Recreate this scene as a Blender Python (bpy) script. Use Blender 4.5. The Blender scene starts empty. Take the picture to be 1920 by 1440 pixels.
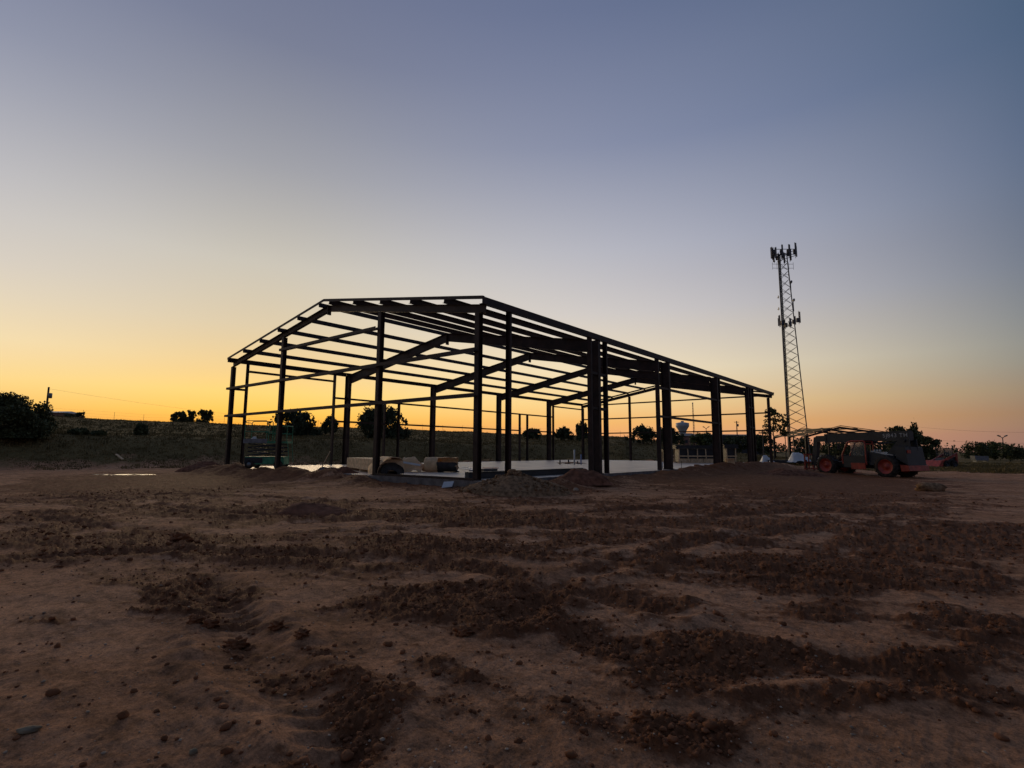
import bpy, math, random
import numpy as np
from mathutils import Vector, Matrix

S = bpy.context.scene
COL = S.collection
R_ = math.radians
rng = np.random.default_rng(7)
random.seed(7)

# ------------------------------------------------------------------ camera
CAM = np.array([11.87849832, -12.84301099, 1.01191363])
FW = np.array([-0.63099997, 0.765915, 0.12334204])
RT = np.array([0.77217133, 0.63539698, 0.00470246])
UP = np.array([0.07476948, -0.09820844, 0.99235308])
FPX = 996.2341
cd = bpy.data.cameras.new('camera')
cd.sensor_width = 36.0
cd.lens = FPX / 1920 * 36
cd.clip_start = 0.05
cd.clip_end = 8000
cam = bpy.data.objects.new('camera', cd)
COL.objects.link(cam)
M = Matrix.Identity(4)
for i in range(3):
    M[i][0], M[i][1], M[i][2], M[i][3] = RT[i], UP[i], -FW[i], CAM[i]
cam.matrix_world = M
S.camera = cam

# ------------------------------------------------------------------ sky (dusk) and added afterglow lamp
SUN_AZ = R_(-65.0)                     # measured from +Y towards +X
SUN_DIR = (math.sin(SUN_AZ), math.cos(SUN_AZ))
world = bpy.data.worlds.new('World')
S.world = world
world.use_nodes = True
nt = world.node_tree
nt.nodes.clear()
def lin(c):
    return tuple(((v / 255) / 12.92 if v / 255 <= .04045 else ((v / 255 + .055) / 1.055) ** 2.4) for v in c)
def nd(tree, typ, **kw):
    n = tree.nodes.new(typ)
    for k, v in kw.items():
        setattr(n, k, v)
    return n
def mth(tree, op, a, b=None, clamp=False):
    n = tree.nodes.new('ShaderNodeMath'); n.operation = op; n.use_clamp = clamp
    for i, v in enumerate((a, b)):
        if v is None: continue
        if hasattr(v, 'links'): tree.links.new(v, n.inputs[i])
        else: n.inputs[i].default_value = v
    return n.outputs[0]
tc = nd(nt, 'ShaderNodeTexCoord')
sep = nd(nt, 'ShaderNodeSeparateXYZ')
nt.links.new(tc.outputs['Generated'], sep.inputs[0])
el = mth(nt, 'DIVIDE', mth(nt, 'ARCSINE', sep.outputs[2]), math.pi / 2, True)       # 0 at the horizon, 1 at the zenith
el_s = mth(nt, 'POWER', el, 0.5)
hx = mth(nt, 'MULTIPLY', sep.outputs[0], SUN_DIR[0])
hy = mth(nt, 'MULTIPLY', sep.outputs[1], SUN_DIR[1])
hl = mth(nt, 'SQRT', mth(nt, 'ADD', mth(nt, 'MULTIPLY', sep.outputs[0], sep.outputs[0]), mth(nt, 'MULTIPLY', sep.outputs[1], sep.outputs[1])))
ca = mth(nt, 'DIVIDE', mth(nt, 'ADD', hx, hy), mth(nt, 'MAXIMUM', hl, 1e-4))
az = mth(nt, 'ARCCOSINE', mth(nt, 'MINIMUM', mth(nt, 'MAXIMUM', ca, -1.0), 1.0))       # angle from the afterglow
ZEN = (58, 72, 104)
RAMPS = [  # afterglow azimuth, then 33, 75 and 180 degrees away from it: (elevation in degrees, sRGB)
    [(0, (214, 136, 50)), (2, (230, 161, 66)), (3.5, (242, 196, 90)), (5.5, (243, 212, 124)), (7.5, (236, 208, 144)), (12, (220, 206, 174)), (18, (205, 200, 187)), (27, (163, 164, 171)), (37, (123, 129, 152)), (52, (92, 103, 138)), (90, ZEN)],
    [(0, (238, 158, 116)), (1.5, (245, 172, 112)), (3, (250, 190, 112)), (5, (252, 214, 146)), (8.5, (246, 226, 188)), (14.5, (214, 207, 202)), (21, (187, 187, 196)), (31, (138, 145, 170)), (42, (106, 117, 148)), (58, (82, 95, 130)), (90, ZEN)],
    [(0, (116, 99, 100)), (1.5, (120, 103, 100)), (3.2, (124, 106, 97)), (5, (119, 111, 105)), (7, (111, 117, 118)), (10.7, (98, 111, 124)), (15.6, (86, 101, 123)), (23.5, (76, 96, 126)), (33, (69, 92, 120)), (50, (66, 84, 114)), (90, ZEN)],
    [(0, (86, 84, 100)), (4, (104, 92, 108)), (9, (100, 96, 118)), (16, (84, 94, 122)), (30, (70, 86, 116)), (90, ZEN)],
]
def sky_ramp(stops):
    r = nd(nt, 'ShaderNodeValToRGB')
    nt.links.new(el_s, r.inputs[0])
    e = r.color_ramp.elements
    while len(e) < len(stops): e.new(0.5)
    for i, (d, c) in enumerate(stops):
        e[i].position = math.sqrt(d / 90); e[i].color = (*lin(c), 1)
    return r.outputs[0]
cols = [sky_ramp(s) for s in RAMPS]
azs = mth(nt, 'SUBTRACT', mth(nt, 'SQRT', mth(nt, 'ADD', mth(nt, 'MULTIPLY', az, az), .0225)), .15)
t_ = mth(nt, 'DIVIDE', azs, R_(75) - .142, True)
om = mth(nt, 'SUBTRACT', 1.0, t_)
TM = (math.sqrt(R_(33) ** 2 + .0225) - .15) / (R_(75) - .142)
b1 = mth(nt, 'DIVIDE', mth(nt, 'MULTIPLY', t_, om), TM * (1 - TM))
w0 = mth(nt, 'SUBTRACT', mth(nt, 'MULTIPLY', om, om), mth(nt, 'MULTIPLY', b1, (1 - TM) ** 2))
w2 = mth(nt, 'SUBTRACT', mth(nt, 'MULTIPLY', t_, t_), mth(nt, 'MULTIPLY', b1, TM ** 2))
def scl(c, w):
    n = nt.nodes.new('ShaderNodeVectorMath'); n.operation = 'SCALE'
    nt.links.new(c, n.inputs[0]); nt.links.new(w, n.inputs['Scale']); return n.outputs[0]
def vadd(a, b):
    n = nt.nodes.new('ShaderNodeVectorMath'); n.operation = 'ADD'
    nt.links.new(a, n.inputs[0]); nt.links.new(b, n.inputs[1]); return n.outputs[0]
cur = vadd(vadd(scl(cols[0], w0), scl(cols[1], b1)), scl(cols[2], w2))
mr = nd(nt, 'ShaderNodeMapRange')
nt.links.new(az, mr.inputs[0]); mr.inputs[1].default_value = R_(72); mr.inputs[2].default_value = R_(180)
mx = nd(nt, 'ShaderNodeMix', data_type='RGBA')
nt.links.new(mr.outputs[0], mx.inputs[0]); nt.links.new(cur, mx.inputs[6]); nt.links.new(cols[3], mx.inputs[7])
cur = mx.outputs[2]
bg = nd(nt, 'ShaderNodeBackground')
nt.links.new(cur, bg.inputs[0]); bg.inputs[1].default_value = 0.93
# a physical dusk sky under the measured gradient
nish = nd(nt, 'ShaderNodeTexSky', sky_type='NISHITA')
nish.sun_disc = False; nish.sun_elevation = R_(0.6); nish.sun_rotation = SUN_AZ; nish.dust_density = 1.5
bg2 = nd(nt, 'ShaderNodeBackground')
nt.links.new(nish.outputs[0], bg2.inputs[0]); bg2.inputs[1].default_value = 0.02
add = nd(nt, 'ShaderNodeAddShader'); wo = nd(nt, 'ShaderNodeOutputWorld')
nt.links.new(bg.outputs[0], add.inputs[0]); nt.links.new(bg2.outputs[0], add.inputs[1]); nt.links.new(add.outputs[0], wo.inputs[0])

sl = bpy.data.lights.new('afterglow_fill', 'SUN')
sl.energy = 1.0; sl.angle = R_(24); sl.color = (1.0, 0.72, 0.42)  # added lamp standing in for the afterglow, to brighten the ground at dusk
so = bpy.data.objects.new('afterglow_fill', sl); COL.objects.link(so)
sd = Vector((SUN_DIR[0] * math.cos(R_(6)), SUN_DIR[1] * math.cos(R_(6)), math.sin(R_(6))))
so.rotation_euler = sd.to_track_quat('Z', 'Y').to_euler()
so.location = (-60, 30, 30)

S.view_settings.view_transform = 'Standard'
S.view_settings.look = 'None'
S.view_settings.exposure = 0.0
S.view_settings.gamma = 1.0
S.view_settings.use_curve_mapping = False

# ------------------------------------------------------------------ helpers
def at(px, py, depth):
    """world point on the viewing direction of a photo pixel, at a measured depth in metres"""
    return Vector(CAM + depth * (FW + RT * (px - 960) / FPX - UP * (py - 720) / FPX))
def gxy(px, depth):
    """plan position for a photo column (at the horizon) and a depth"""
    p = at(px, 842, depth)
    return p.x, p.y

def tag(o, label=None, cat=None, group=None, kind=None):
    for k, v in (('label', label), ('category', cat), ('group', group), ('kind', kind)):
        if v: o[k] = v
    return o
def empty(name, loc=(0, 0, 0), rz=0.0):
    o = bpy.data.objects.new(name, None)
    COL.objects.link(o); o.location = loc; o.rotation_euler = (0, 0, rz)
    o.empty_display_size = 0.3
    return o

class MB:
    def __init__(s): s.v = []; s.f = []; s.sm = []
    def add(s, vs, fs, smooth=False):
        b = len(s.v); s.v += [tuple(v) for v in vs]
        s.f += [tuple(i + b for i in f) for f in fs]; s.sm += [smooth] * len(fs)
        return s
    def hexa(s, a, b):
        return s.add(list(a) + list(b), [(3, 2, 1, 0), (4, 5, 6, 7), (0, 1, 5, 4), (1, 2, 6, 5), (2, 3, 7, 6), (3, 0, 4, 7)])
    def bar(s, p0, p1, u, v, r0, r1=None):
        """prism from p0 to p1; r = (u0,u1,v0,v1) section ranges along unit axes u and v"""
        r1 = r1 or r0
        p0, p1, u, v = Vector(p0), Vector(p1), Vector(u), Vector(v)
        q = lambda p, r: [p + u * r[0] + v * r[2], p + u * r[1] + v * r[2], p + u * r[1] + v * r[3], p + u * r[0] + v * r[3]]
        return s.hexa(q(p0, r0), q(p1, r1))
    def box(s, x0, x1, y0, y1, z0, z1):
        return s.bar((0, 0, z0), (0, 0, z1), (1, 0, 0), (0, 1, 0), (x0, x1, y0, y1))
    def ibeam(s, p0, p1, u, v, d0, d1=None, w=.2, tf=.014, tw=.01, top=False):
        """I section; depth along u. top=True: p0,p1 are on the +u face"""
        d1 = d1 or d0
        e0 = (-d0, 0) if top else (-d0 / 2, d0 / 2)
        e1 = (-d1, 0) if top else (-d1 / 2, d1 / 2)
        s.bar(p0, p1, u, v, (e0[0], e0[0] + tf, -w / 2, w / 2), (e1[0], e1[0] + tf, -w / 2, w / 2))
        s.bar(p0, p1, u, v, (e0[1] - tf, e0[1], -w / 2, w / 2), (e1[1] - tf, e1[1], -w / 2, w / 2))
        return s.bar(p0, p1, u, v, (e0[0] + tf, e0[1] - tf, -tw / 2, tw / 2), (e1[0] + tf, e1[1] - tf, -tw / 2, tw / 2))
    def csec(s, p0, p1, u, v, d, w, t=.008):
        """C section: web along u (0..d), flanges along v (0..w)"""
        s.bar(p0, p1, u, v, (0, d, 0, t))
        s.bar(p0, p1, u, v, (0, t, t, w))
        return s.bar(p0, p1, u, v, (d - t, d, t, w))
    def zsec(s, p0, p1, u, v, d, w, t=.008):
        s.bar(p0, p1, u, v, (0, d, 0, t))
        s.bar(p0, p1, u, v, (0, t, t, w))
        return s.bar(p0, p1, u, v, (d - t, d, -w, 0))
    def tube(s, p0, p1, r0, r1=None, n=8, cap=True, smooth=True):
        r1 = r0 if r1 is None else r1
        p0, p1 = Vector(p0), Vector(p1); d = (p1 - p0).normalized()
        a = d.orthogonal().normalized(); b = d.cross(a)
        vs = []
        for p, r in ((p0, r0), (p1, r1)):
            vs += [p + (a * math.cos(2 * math.pi * k / n) + b * math.sin(2 * math.pi * k / n)) * r for k in range(n)]
        s.add(vs, [(k, (k + 1) % n, n + (k + 1) % n, n + k) for k in range(n)], smooth)
        if cap: s.add(vs, [tuple(range(n))[::-1], tuple(range(n, 2 * n))])
        return s
    def path(s, pts, r, n=6):
        for a, b in zip(pts[:-1], pts[1:]): s.tube(a, b, r, r, n)
        return s
    def lathe(s, prof, n=24, axis='z', c=(0, 0, 0), smooth=True):
        """prof: (radius, height) list, turned round an axis through c"""
        vs = []
        for r, h in prof:
            for k in range(n):
                a = 2 * math.pi * k / n; x, y = r * math.cos(a), r * math.sin(a)
                p = (x, y, h) if axis == 'z' else (x, h, y)
                vs.append((p[0] + c[0], p[1] + c[1], p[2] + c[2]))
        fs = [(i * n + k, i * n + (k + 1) % n, (i + 1) * n + (k + 1) % n, (i + 1) * n + k) for i in range(len(prof) - 1) for k in range(n)]
        return s.add(vs, fs, smooth)
    def build(s, name, mat, parent=None):
        return mesh_obj(name, s.v, s.f, mat, parent, s.sm)
def mesh_obj(name, v, f, mat, parent=None, smooth=None):
    me = bpy.data.meshes.new(name)
    me.from_pydata([tuple(p) for p in v], [], f)
    if smooth is True: me.polygons.foreach_set('use_smooth', [True] * len(f))
    elif smooth: me.polygons.foreach_set('use_smooth', smooth)
    me.materials.append(mat); me.update()
    o = bpy.data.objects.new(name, me); COL.objects.link(o)
    if parent: o.parent = parent
    return o
def np_mesh(name, v, f, mat, parent=None, smooth=False, attrs=None):
    """fast mesh from arrays; f is (n,3) or (n,4)"""
    me = bpy.data.meshes.new(name)
    n, k = f.shape
    me.vertices.add(len(v)); me.vertices.foreach_set('co', np.ascontiguousarray(v, np.float32).ravel())
    me.loops.add(n * k); me.loops.foreach_set('vertex_index', np.ascontiguousarray(f, np.int32).ravel())
    me.polygons.add(n); me.polygons.foreach_set('loop_start', np.arange(0, n * k, k, dtype=np.int32))
    me.polygons.foreach_set('loop_total', np.full(n, k, np.int32))
    if smooth: me.polygons.foreach_set('use_smooth', np.ones(n, bool))
    me.update(calc_edges=True)
    for an, arr in (attrs or {}).items():
        at_ = me.attributes.new(an, 'FLOAT', 'POINT'); at_.data.foreach_set('value', np.ascontiguousarray(arr, np.float32))
    me.materials.append(mat)
    o = bpy.data.objects.new(name, me); COL.objects.link(o)
    if parent: o.parent = parent
    return o
def copy_tree(o, parent=None):
    c = o.copy(); COL.objects.link(c)
    if parent: c.parent = parent
    for ch in list(o.children): copy_tree(ch, c)
    return c

# noise -------------------------------------------------------------
def _h(ix, iy, s):
    n = (ix.astype(np.int64) * 374761393 + iy.astype(np.int64) * 668265263 + s * 974634777) & 0xffffffff
    n = ((n ^ (n >> 13)) * 1274126177) & 0xffffffff
    n = n ^ (n >> 16)
    return n
def gn(x, y, s=0):
    """gradient noise, about -0.7..0.7"""
    x = np.asarray(x, float); y = np.asarray(y, float)
    x0, y0 = np.floor(x), np.floor(y); fx, fy = x - x0, y - y0
    u = fx * fx * fx * (fx * (fx * 6 - 15) + 10); v = fy * fy * fy * (fy * (fy * 6 - 15) + 10)
    def g(ix, iy, dx, dy):
        a = _h(ix, iy, s) * (2 * math.pi / 4294967296.0)
        return np.cos(a) * dx + np.sin(a) * dy
    n00, n10 = g(x0, y0, fx, fy), g(x0 + 1, y0, fx - 1, fy)
    n01, n11 = g(x0, y0 + 1, fx, fy - 1), g(x0 + 1, y0 + 1, fx - 1, fy - 1)
    return (n00 * (1 - u) + n10 * u) * (1 - v) + (n01 * (1 - u) + n11 * u) * v
def fbm(x, y, o=4, s=0, g=.5):
    t = 0; a = 1; f = 1
    for i in range(o):
        t = t + a * gn(x * f, y * f, s + i * 17); a *= g; f *= 2.03
    return t
def sst(a, b, x):
    t = np.clip((np.asarray(x, float) - a) / (b - a), 0, 1); return t * t * (3 - 2 * t)

# ------------------------------------------------------------------ materials
def mat(name, col, rough=.7, metal=0.0, var=.25, scale=6.0, bump=0.0, bscale=40.0, spec=.5, col2=None, coords='Object', detail=6):
    m = bpy.data.materials.new(name); m.use_nodes = True
    t = m.node_tree; b = t.nodes['Principled BSDF']
    b.inputs['Roughness'].default_value = rough; b.inputs['Metallic'].default_value = metal
    b.inputs['Specular IOR Level'].default_value = spec
    c = t.nodes.new('ShaderNodeTexCoord'); n = t.nodes.new('ShaderNodeTexNoise')
    n.inputs['Scale'].default_value = scale; n.inputs['Detail'].default_value = detail
    t.links.new(c.outputs[coords], n.inputs['Vector'])
    r = t.nodes.new('ShaderNodeValToRGB')
    t.links.new(n.outputs[0], r.inputs[0])
    c2 = col2 or tuple(v * (1 + var) for v in col)
    r.color_ramp.elements[0].position = .35; r.color_ramp.elements[0].color = (*[v * (1 - var) for v in col], 1)
    r.color_ramp.elements[1].position = .65; r.color_ramp.elements[1].color = (*c2, 1)
    t.links.new(r.outputs[0], b.inputs['Base Color'])
    if bump:
        n2 = t.nodes.new('ShaderNodeTexNoise'); n2.inputs['Scale'].default_value = bscale; n2.inputs['Detail'].default_value = 5
        t.links.new(c.outputs[coords], n2.inputs['Vector'])
        bp = t.nodes.new('ShaderNodeBump'); bp.inputs['Strength'].default_value = bump; bp.inputs['Distance'].default_value = .02
        t.links.new(n2.outputs[0], bp.inputs['Height']); t.links.new(bp.outputs[0], b.inputs['Normal'])
    return m

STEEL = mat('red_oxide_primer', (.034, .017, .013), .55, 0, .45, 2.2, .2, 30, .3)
GALV = mat('galvanised_steel', (.20, .21, .22), .5, .6, .2, 5)
TOWERM = mat('weathered_tower_steel', (.10, .10, .11), .6, .3, .25, 3)
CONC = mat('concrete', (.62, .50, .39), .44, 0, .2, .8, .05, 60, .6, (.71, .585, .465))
CONCD = mat('shaded_muddy_concrete_edge', (.17, .145, .13), .8, 0, .35, 3, .3, 25)  # slab sides: mud, plus the shade of their facing put into the colour
GRAVEL = mat('gravel_soil', (.27, .155, .080), .95, 0, .45, 9, .8, 40, .1)
REDDIRT = mat('red_soil', (.20, .085, .048), .95, 0, .4, 5, .8, 30, .1)
MUDM = mat('mud_clod_soil', (.22, .088, .039), .9, 0, .35, 7, .7, 35, .15)
PEB = mat('pale_stone', (.40, .29, .20), .85, 0, .45, 2.5, .3, 20, .2)
STONE = mat('grey_stone', (.23, .175, .11), .85, 0, .35, 9, .4, 40, .2)
LEAFD = mat('dark_leaves', (.075, .082, .034), .7, 0, .4, 2.0, 0, 1, .2)
LEAFG = mat('green_leaves', (.085, .10, .036), .7, 0, .4, 2.0, 0, 1, .2)
LEAFJ = mat('juniper_leaves', (.062, .072, .036), .75, 0, .4, 2.0, 0, 1, .2)
WEEDM = mat('weed_leaves', (.13, .10, .042), .8, 0, .4, .4, 0, 1, .1)
BARK = mat('bark', (.07, .055, .042), .9, 0, .3, 8)
GRASSM = mat('grass_blades', (.19, .138, .052), .8, 0, .3, .35, 0, 1, .1, (.25, .175, .075))
WOOD = mat('new_lumber', (.68, .47, .27), .75, 0, .22, 7)
KRAFT = mat('kraft_paper', (.72, .47, .25), .75, 0, .18, 4, .2, 12)
DARKW = mat('dark_wrapping', (.035, .028, .024), .7, 0, .4, 5)
WHITEP = mat('white_plastic', (.62, .61, .58), .45, 0, .06, 4)
BLACKP = mat('black_sheet', (.02, .021, .024), .5, 0, .3, 4)
RUBBER = mat('tyre_rubber', (.030, .028, .026), .85, 0, .35, 6, .3, 20, .2, (.075, .058, .045))
REDP = mat('red_machine_paint', (.38, .045, .025), .45, 0, .3, 4)
GREYM = mat('dark_grey_machine_paint', (.020, .023, .027), .5, 0, .25, 3)
GREENP = mat('green_machine_paint', (.05, .24, .12), .5, 0, .3, 5)
WHITEPAINT = mat('white_paint', (.5, .5, .48), .5, 0, .08, 6)
BRICKM = mat('far_brick', (.25, .13, .09), .8, 0, .25, 1)
ROOFM = mat('pale_metal_roof', (.55, .54, .52), .4, .2, .1, 1)
TANKM = mat('water_tank_paint', (.42, .46, .47), .5, 0, .1, .2)
WOODPOLE = mat('weathered_pole', (.10, .08, .06), .9, 0, .3, 2)
BLUEP = mat('blue_pipe', (.12, .20, .42), .5, 0, .15, 5)
GLASSM = bpy.data.materials.new('dusty_glass'); GLASSM.use_nodes = True
_b = GLASSM.node_tree.nodes['Principled BSDF']
_b.inputs['Base Color'].default_value = (.55, .6, .6, 1); _b.inputs['Roughness'].default_value = .12
_b.inputs['Transmission Weight'].default_value = .9; _b.inputs['IOR'].default_value = 1.1
WATER = bpy.data.materials.new('muddy_water'); WATER.use_nodes = True
_b = WATER.node_tree.nodes['Principled BSDF']
_b.inputs['Base Color'].default_value = (.12, .085, .06, 1); _b.inputs['Roughness'].default_value = .28

def ground_material():
    m = bpy.data.materials.new('bare_earth'); m.use_nodes = True
    t = m.node_tree; b = t.nodes['Principled BSDF']
    b.inputs['Specular IOR Level'].default_value = .06
    c = t.nodes.new('ShaderNodeTexCoord').outputs['Object']
    def noise(scale, det=6, rough=.6, vec=None, dist=0.0):
        n = t.nodes.new('ShaderNodeTexNoise'); n.inputs['Scale'].default_value = scale
        n.inputs['Detail'].default_value = det; n.inputs['Roughness'].default_value = rough; n.inputs['Distortion'].default_value = dist
        t.links.new(vec or c, n.inputs['Vector']); return n.outputs[0]
    def ramp(v, stops):
        r = t.nodes.new('ShaderNodeValToRGB'); t.links.new(v, r.inputs[0]); e = r.color_ramp.elements
        while len(e) < len(stops): e.new(.5)
        for i, (p, cc) in enumerate(stops): e[i].position = p; e[i].color = (*cc, 1) if not isinstance(cc, float) else (cc, cc, cc, 1)
        return r.outputs[0]
    def mix(f, a, bb, mode='MIX'):
        n = t.nodes.new('ShaderNodeMix'); n.data_type = 'RGBA'; n.blend_type = mode
        if hasattr(f, 'links'): t.links.new(f, n.inputs[0])
        else: n.inputs[0].default_value = f
        t.links.new(a, n.inputs[6]); t.links.new(bb, n.inputs[7]); return n.outputs[2]
    def attr(nm):
        a = t.nodes.new('ShaderNodeAttribute'); a.attribute_name = nm; return a.outputs['Fac']
    dry = ramp(noise(.55, 8, .65), [(.3, (.43, .20, .098)), (.5, (.57, .285, .150)), (.72, (.65, .355, .205))])
    fine = ramp(noise(16, 8, .75), [(.3, .45), (.5, 1.0), (.75, 1.3)])
    dry = mix(1.0, dry, fine, 'MULTIPLY')
    dry = mix(1.0, dry, ramp(noise(60, 4, .8), [(.3, .55), (.5, 1.0), (.7, 1.25)]), 'MULTIPLY')
    mp = t.nodes.new('ShaderNodeMapping'); mp.inputs['Rotation'].default_value = (0, 0, -.6); mp.inputs['Scale'].default_value = (1.6, 5.0, 1)
    t.links.new(c, mp.inputs['Vector'])
    strk = ramp(noise(1.0, 7, .7, mp.outputs[0], .4), [(.34, .6), (.5, 1.0), (.75, 1.12)])
    dry = mix(1.0, dry, strk, 'MULTIPLY')
    mott = ramp(noise(3.2, 6, .7, None, .6), [(.3, .55), (.52, 1.0), (.8, 1.15)])
    dry = mix(1.0, dry, mott, 'MULTIPLY')
    mud = ramp(noise(5.0, 8, .75), [(.3, (.11, .041, .018)), (.5, (.215, .086, .038)), (.75, (.32, .14, .066))])
    mf = t.nodes.new('ShaderNodeMath'); mf.operation = 'MULTIPLY_ADD'
    nn = noise(11, 6, .7)
    t.links.new(nn, mf.inputs[0]); mf.inputs[1].default_value = .8
    sub = mth(t, 'ADD', attr('mud'), -0.38); t.links.new(sub, mf.inputs[2])
    mfac = ramp(mf.outputs[0], [(.34, 0.0), (.56, 1.0)])
    mfr = t.nodes.new('ShaderNodeSeparateColor'); t.links.new(mfac, mfr.inputs[0])
    col = mix(mfr.outputs[0], dry, mud)
    gr = ramp(noise(.35, 8, .7), [(.3, (.13, .088, .034)), (.55, (.20, .140, .055)), (.8, (.26, .18, .078))])
    gr = mix(1.0, gr, ramp(noise(5, 8, .8), [(.3, .5), (.6, 1.1), (.8, 1.4)]), 'MULTIPLY')
    gf = mth(t, 'MULTIPLY', attr('grass'), mth(t, 'MULTIPLY', noise(.6, 6, .7), 1.9))
    gfr = t.nodes.new('ShaderNodeSeparateColor'); t.links.new(ramp(gf, [(.35, 0.0), (.65, 1.0)]), gfr.inputs[0])
    col = mix(gfr.outputs[0], col, gr)
    t.links.new(col, b.inputs['Base Color'])
    rg = ramp(mfr.outputs[0], [(0., .92), (1., .78)]); rs = t.nodes.new('ShaderNodeSeparateColor')
    t.links.new(rg, rs.inputs[0]); t.links.new(rs.outputs[0], b.inputs['Roughness'])
    h = mth(t, 'ADD', mth(t, 'MULTIPLY', noise(28, 8, .75), 1.0), mth(t, 'MULTIPLY', noise(120, 4, .7), .35))
    bp = t.nodes.new('ShaderNodeBump'); bp.inputs['Strength'].default_value = .9; bp.inputs['Distance'].default_value = .03
    t.links.new(h, bp.inputs['Height']); t.links.new(bp.outputs[0], b.inputs['Normal'])
    return m
EARTH = ground_material()

# ------------------------------------------------------------------ dimensions of the steel frame
W, L, HE, HR = 19.79, 38.1, 6.177, 7.846
FRAMES = (7.77, 15.48, 23.42, 31.19)
E1, E2 = 5.93, 13.9
INS = .035; EIN = .20

# ------------------------------------------------------------------ ground
def lat_dep(x, y):
    fh = np.array([FW[0], FW[1]]); fh /= np.hypot(*fh); rh = np.array([fh[1], -fh[0]])
    dx, dy = np.asarray(x) - CAM[0], np.asarray(y) - CAM[1]
    return dx * rh[0] + dy * rh[1], dx * fh[0] + dy * fh[1]
FAZ = math.atan2(FW[0], FW[1])                       # heading of the view, from +Y
# skyline of the grassy bank: compass direction relative to the view (degrees) -> height of its crest 110 m away
CREST = [(-180, 3.0), (-90, 5.2), (-46, 6.0), (-38.6, 5.55), (-29.3, 5.35), (-25.7, 5.25), (-14.6, 5.05), (-9.1, 4.75), (-4.6, 4.6), (0, 4.1), (8, 3.85), (11.4, 3.6), (15.2, 2.9), (19, 1.7), (24, .3), (29, -.45), (40, -.6), (90, -.8), (180, 0)]
CR_A = np.array([a for a, _ in CREST]); CR_H = np.array([h for _, h in CREST])
def base_height(x, y):
    x = np.asarray(x, float); y = np.asarray(y, float)
    lt, dp = lat_dep(x, y); r = np.hypot(lt, dp); a = np.degrees(np.arctan2(lt, dp))
    z = -.36 - .26 * sst(1.5, 9, x) * sst(5, 24, y)
    H = np.interp(a, CR_A, CR_H)
    lo = sst(44, 56, r) * .42 + sst(54, 110, r) * .58                      # a dirt bank, then grass up to the crest
    lo = np.where(a > 12, sst(60, 115, r), lo)
    dsl = np.hypot(np.maximum(np.maximum(-W - x, x), 0), np.maximum(np.maximum(-y, y - L), 0))
    z = z + (H - z) * lo * sst(1.5, 10, dsl)
    z = z - sst(112, 400, r) * (H * .5 + 2) * (a < 26)
    # heaped soil along the slab edges
    dxl = np.maximum(np.maximum(-W - x, x), 0); dyl = np.maximum(np.maximum(-y, y - L), 0)
    d = np.hypot(dxl, dyl)
    near = (y < .0) & (x < .3)
    along = np.where(near, np.interp(x, [-26, -20, -9, -6.2, -5.2, -.5, 1], [.36, .44, .44, .36, .14, .10, .1]),
                     np.interp(y, [0, 6, 8, 13, 15.5, 18, 26, 32, 37, 40], [.12, .3, .24, .22, .34, .48, .52, .46, .42, .3]))
    along = along * (1 + .7 * gn(x * .55, y * .55, 5) + .35 * gn(x * 1.7, y * 1.7, 9))
    prof = np.exp(-(np.maximum(d - .35, 0) / 1.0) ** 2)
    z = z + along * prof * (r < 60)
    inside = (x > -W) & (x < 0) & (y > 0) & (y < L)
    z = np.where(inside, np.minimum(z, -.12), z)
    return z
# muddy places: photo column, row, half width, half height, strength (turned into patches on the ground below)
MUD = [(110, 922, 220, 30, .95), (330, 905, 190, 17, .95), (40, 1000, 110, 50, .9), (230, 1024, 240, 26, 1.05), (470, 968, 200, 15, .95), (580, 952, 90, 14, .85), (230, 1048, 300, 20, .5),
       (800, 970, 280, 14, .95), (1060, 985, 200, 12, 1.0), (760, 1026, 130, 20, 1.05), (930, 1046, 160, 13, .95), (385, 1112, 100, 30, 1.05), (520, 1062, 180, 26, .78), (700, 1075, 150, 18, .6),
       (890, 1132, 200, 26, 1.05), (960, 1182, 120, 22, 1.1), (1310, 1250, 200, 46, 1.05), (1255, 1372, 85, 40, 1.1), (640, 1380, 100, 80, .80), (1150, 1100, 270, 36, .52), (1050, 1020, 300, 14, .55),
       (1540, 1100, 200, 28, .95), (1740, 985, 250, 75, .66), (1640, 1262, 230, 26, 1.0), (1480, 893, 280, 19, 1.0), (1850, 1190, 150, 45, .9), (1350, 1062, 240, 18, .85), (1640, 1040, 300, 40, .55),
       (1280, 957, 260, 9, .75), (1760, 1100, 170, 55, .6), (1100, 908, 90, 18, .7), (1150, 945, 420, 10, .62), (1850, 925, 220, 45, .95), (1800, 1020, 220, 40, .85), (1600, 905, 250, 20, .75),
       (1450, 1170, 260, 22, .5), (430, 1160, 90, 20, .66), (1420, 986, 220, 12, .85), (1580, 962, 230, 14, .8), (1700, 1150, 260, 26, .48), (1500, 1330, 200, 30, .62), (330, 1085, 160, 16, .5),
       (120, 1190, 130, 20, .5), (1730, 1350, 180, 30, .6), (300, 1390, 160, 16, .5)]
def _unproj(px, py, z=-.4):
    r = FW + RT * (px - 960) / FPX - UP * (py - 720) / FPX
    t = (z - CAM[2]) / r[2]; return CAM + t * r
PATCH = []
for (px, py, hw, hh, s) in MUD:
    c = _unproj(px, py); l0, d0 = lat_dep(c[0], c[1])
    n_ = _unproj(px, py + hh); f_ = _unproj(px, max(py - hh, 868)); e_ = _unproj(px + hw, py)
    le, de = lat_dep(e_[0], e_[1]); dn = lat_dep(n_[0], n_[1])[1]; df = lat_dep(f_[0], f_[1])[1]
    ang = math.atan2(l0, d0)
    PATCH.append(((l0 * d0 / d0, (dn + df) / 2), abs(le - l0), (df - dn) / 2, s))
RUTS = []
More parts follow.
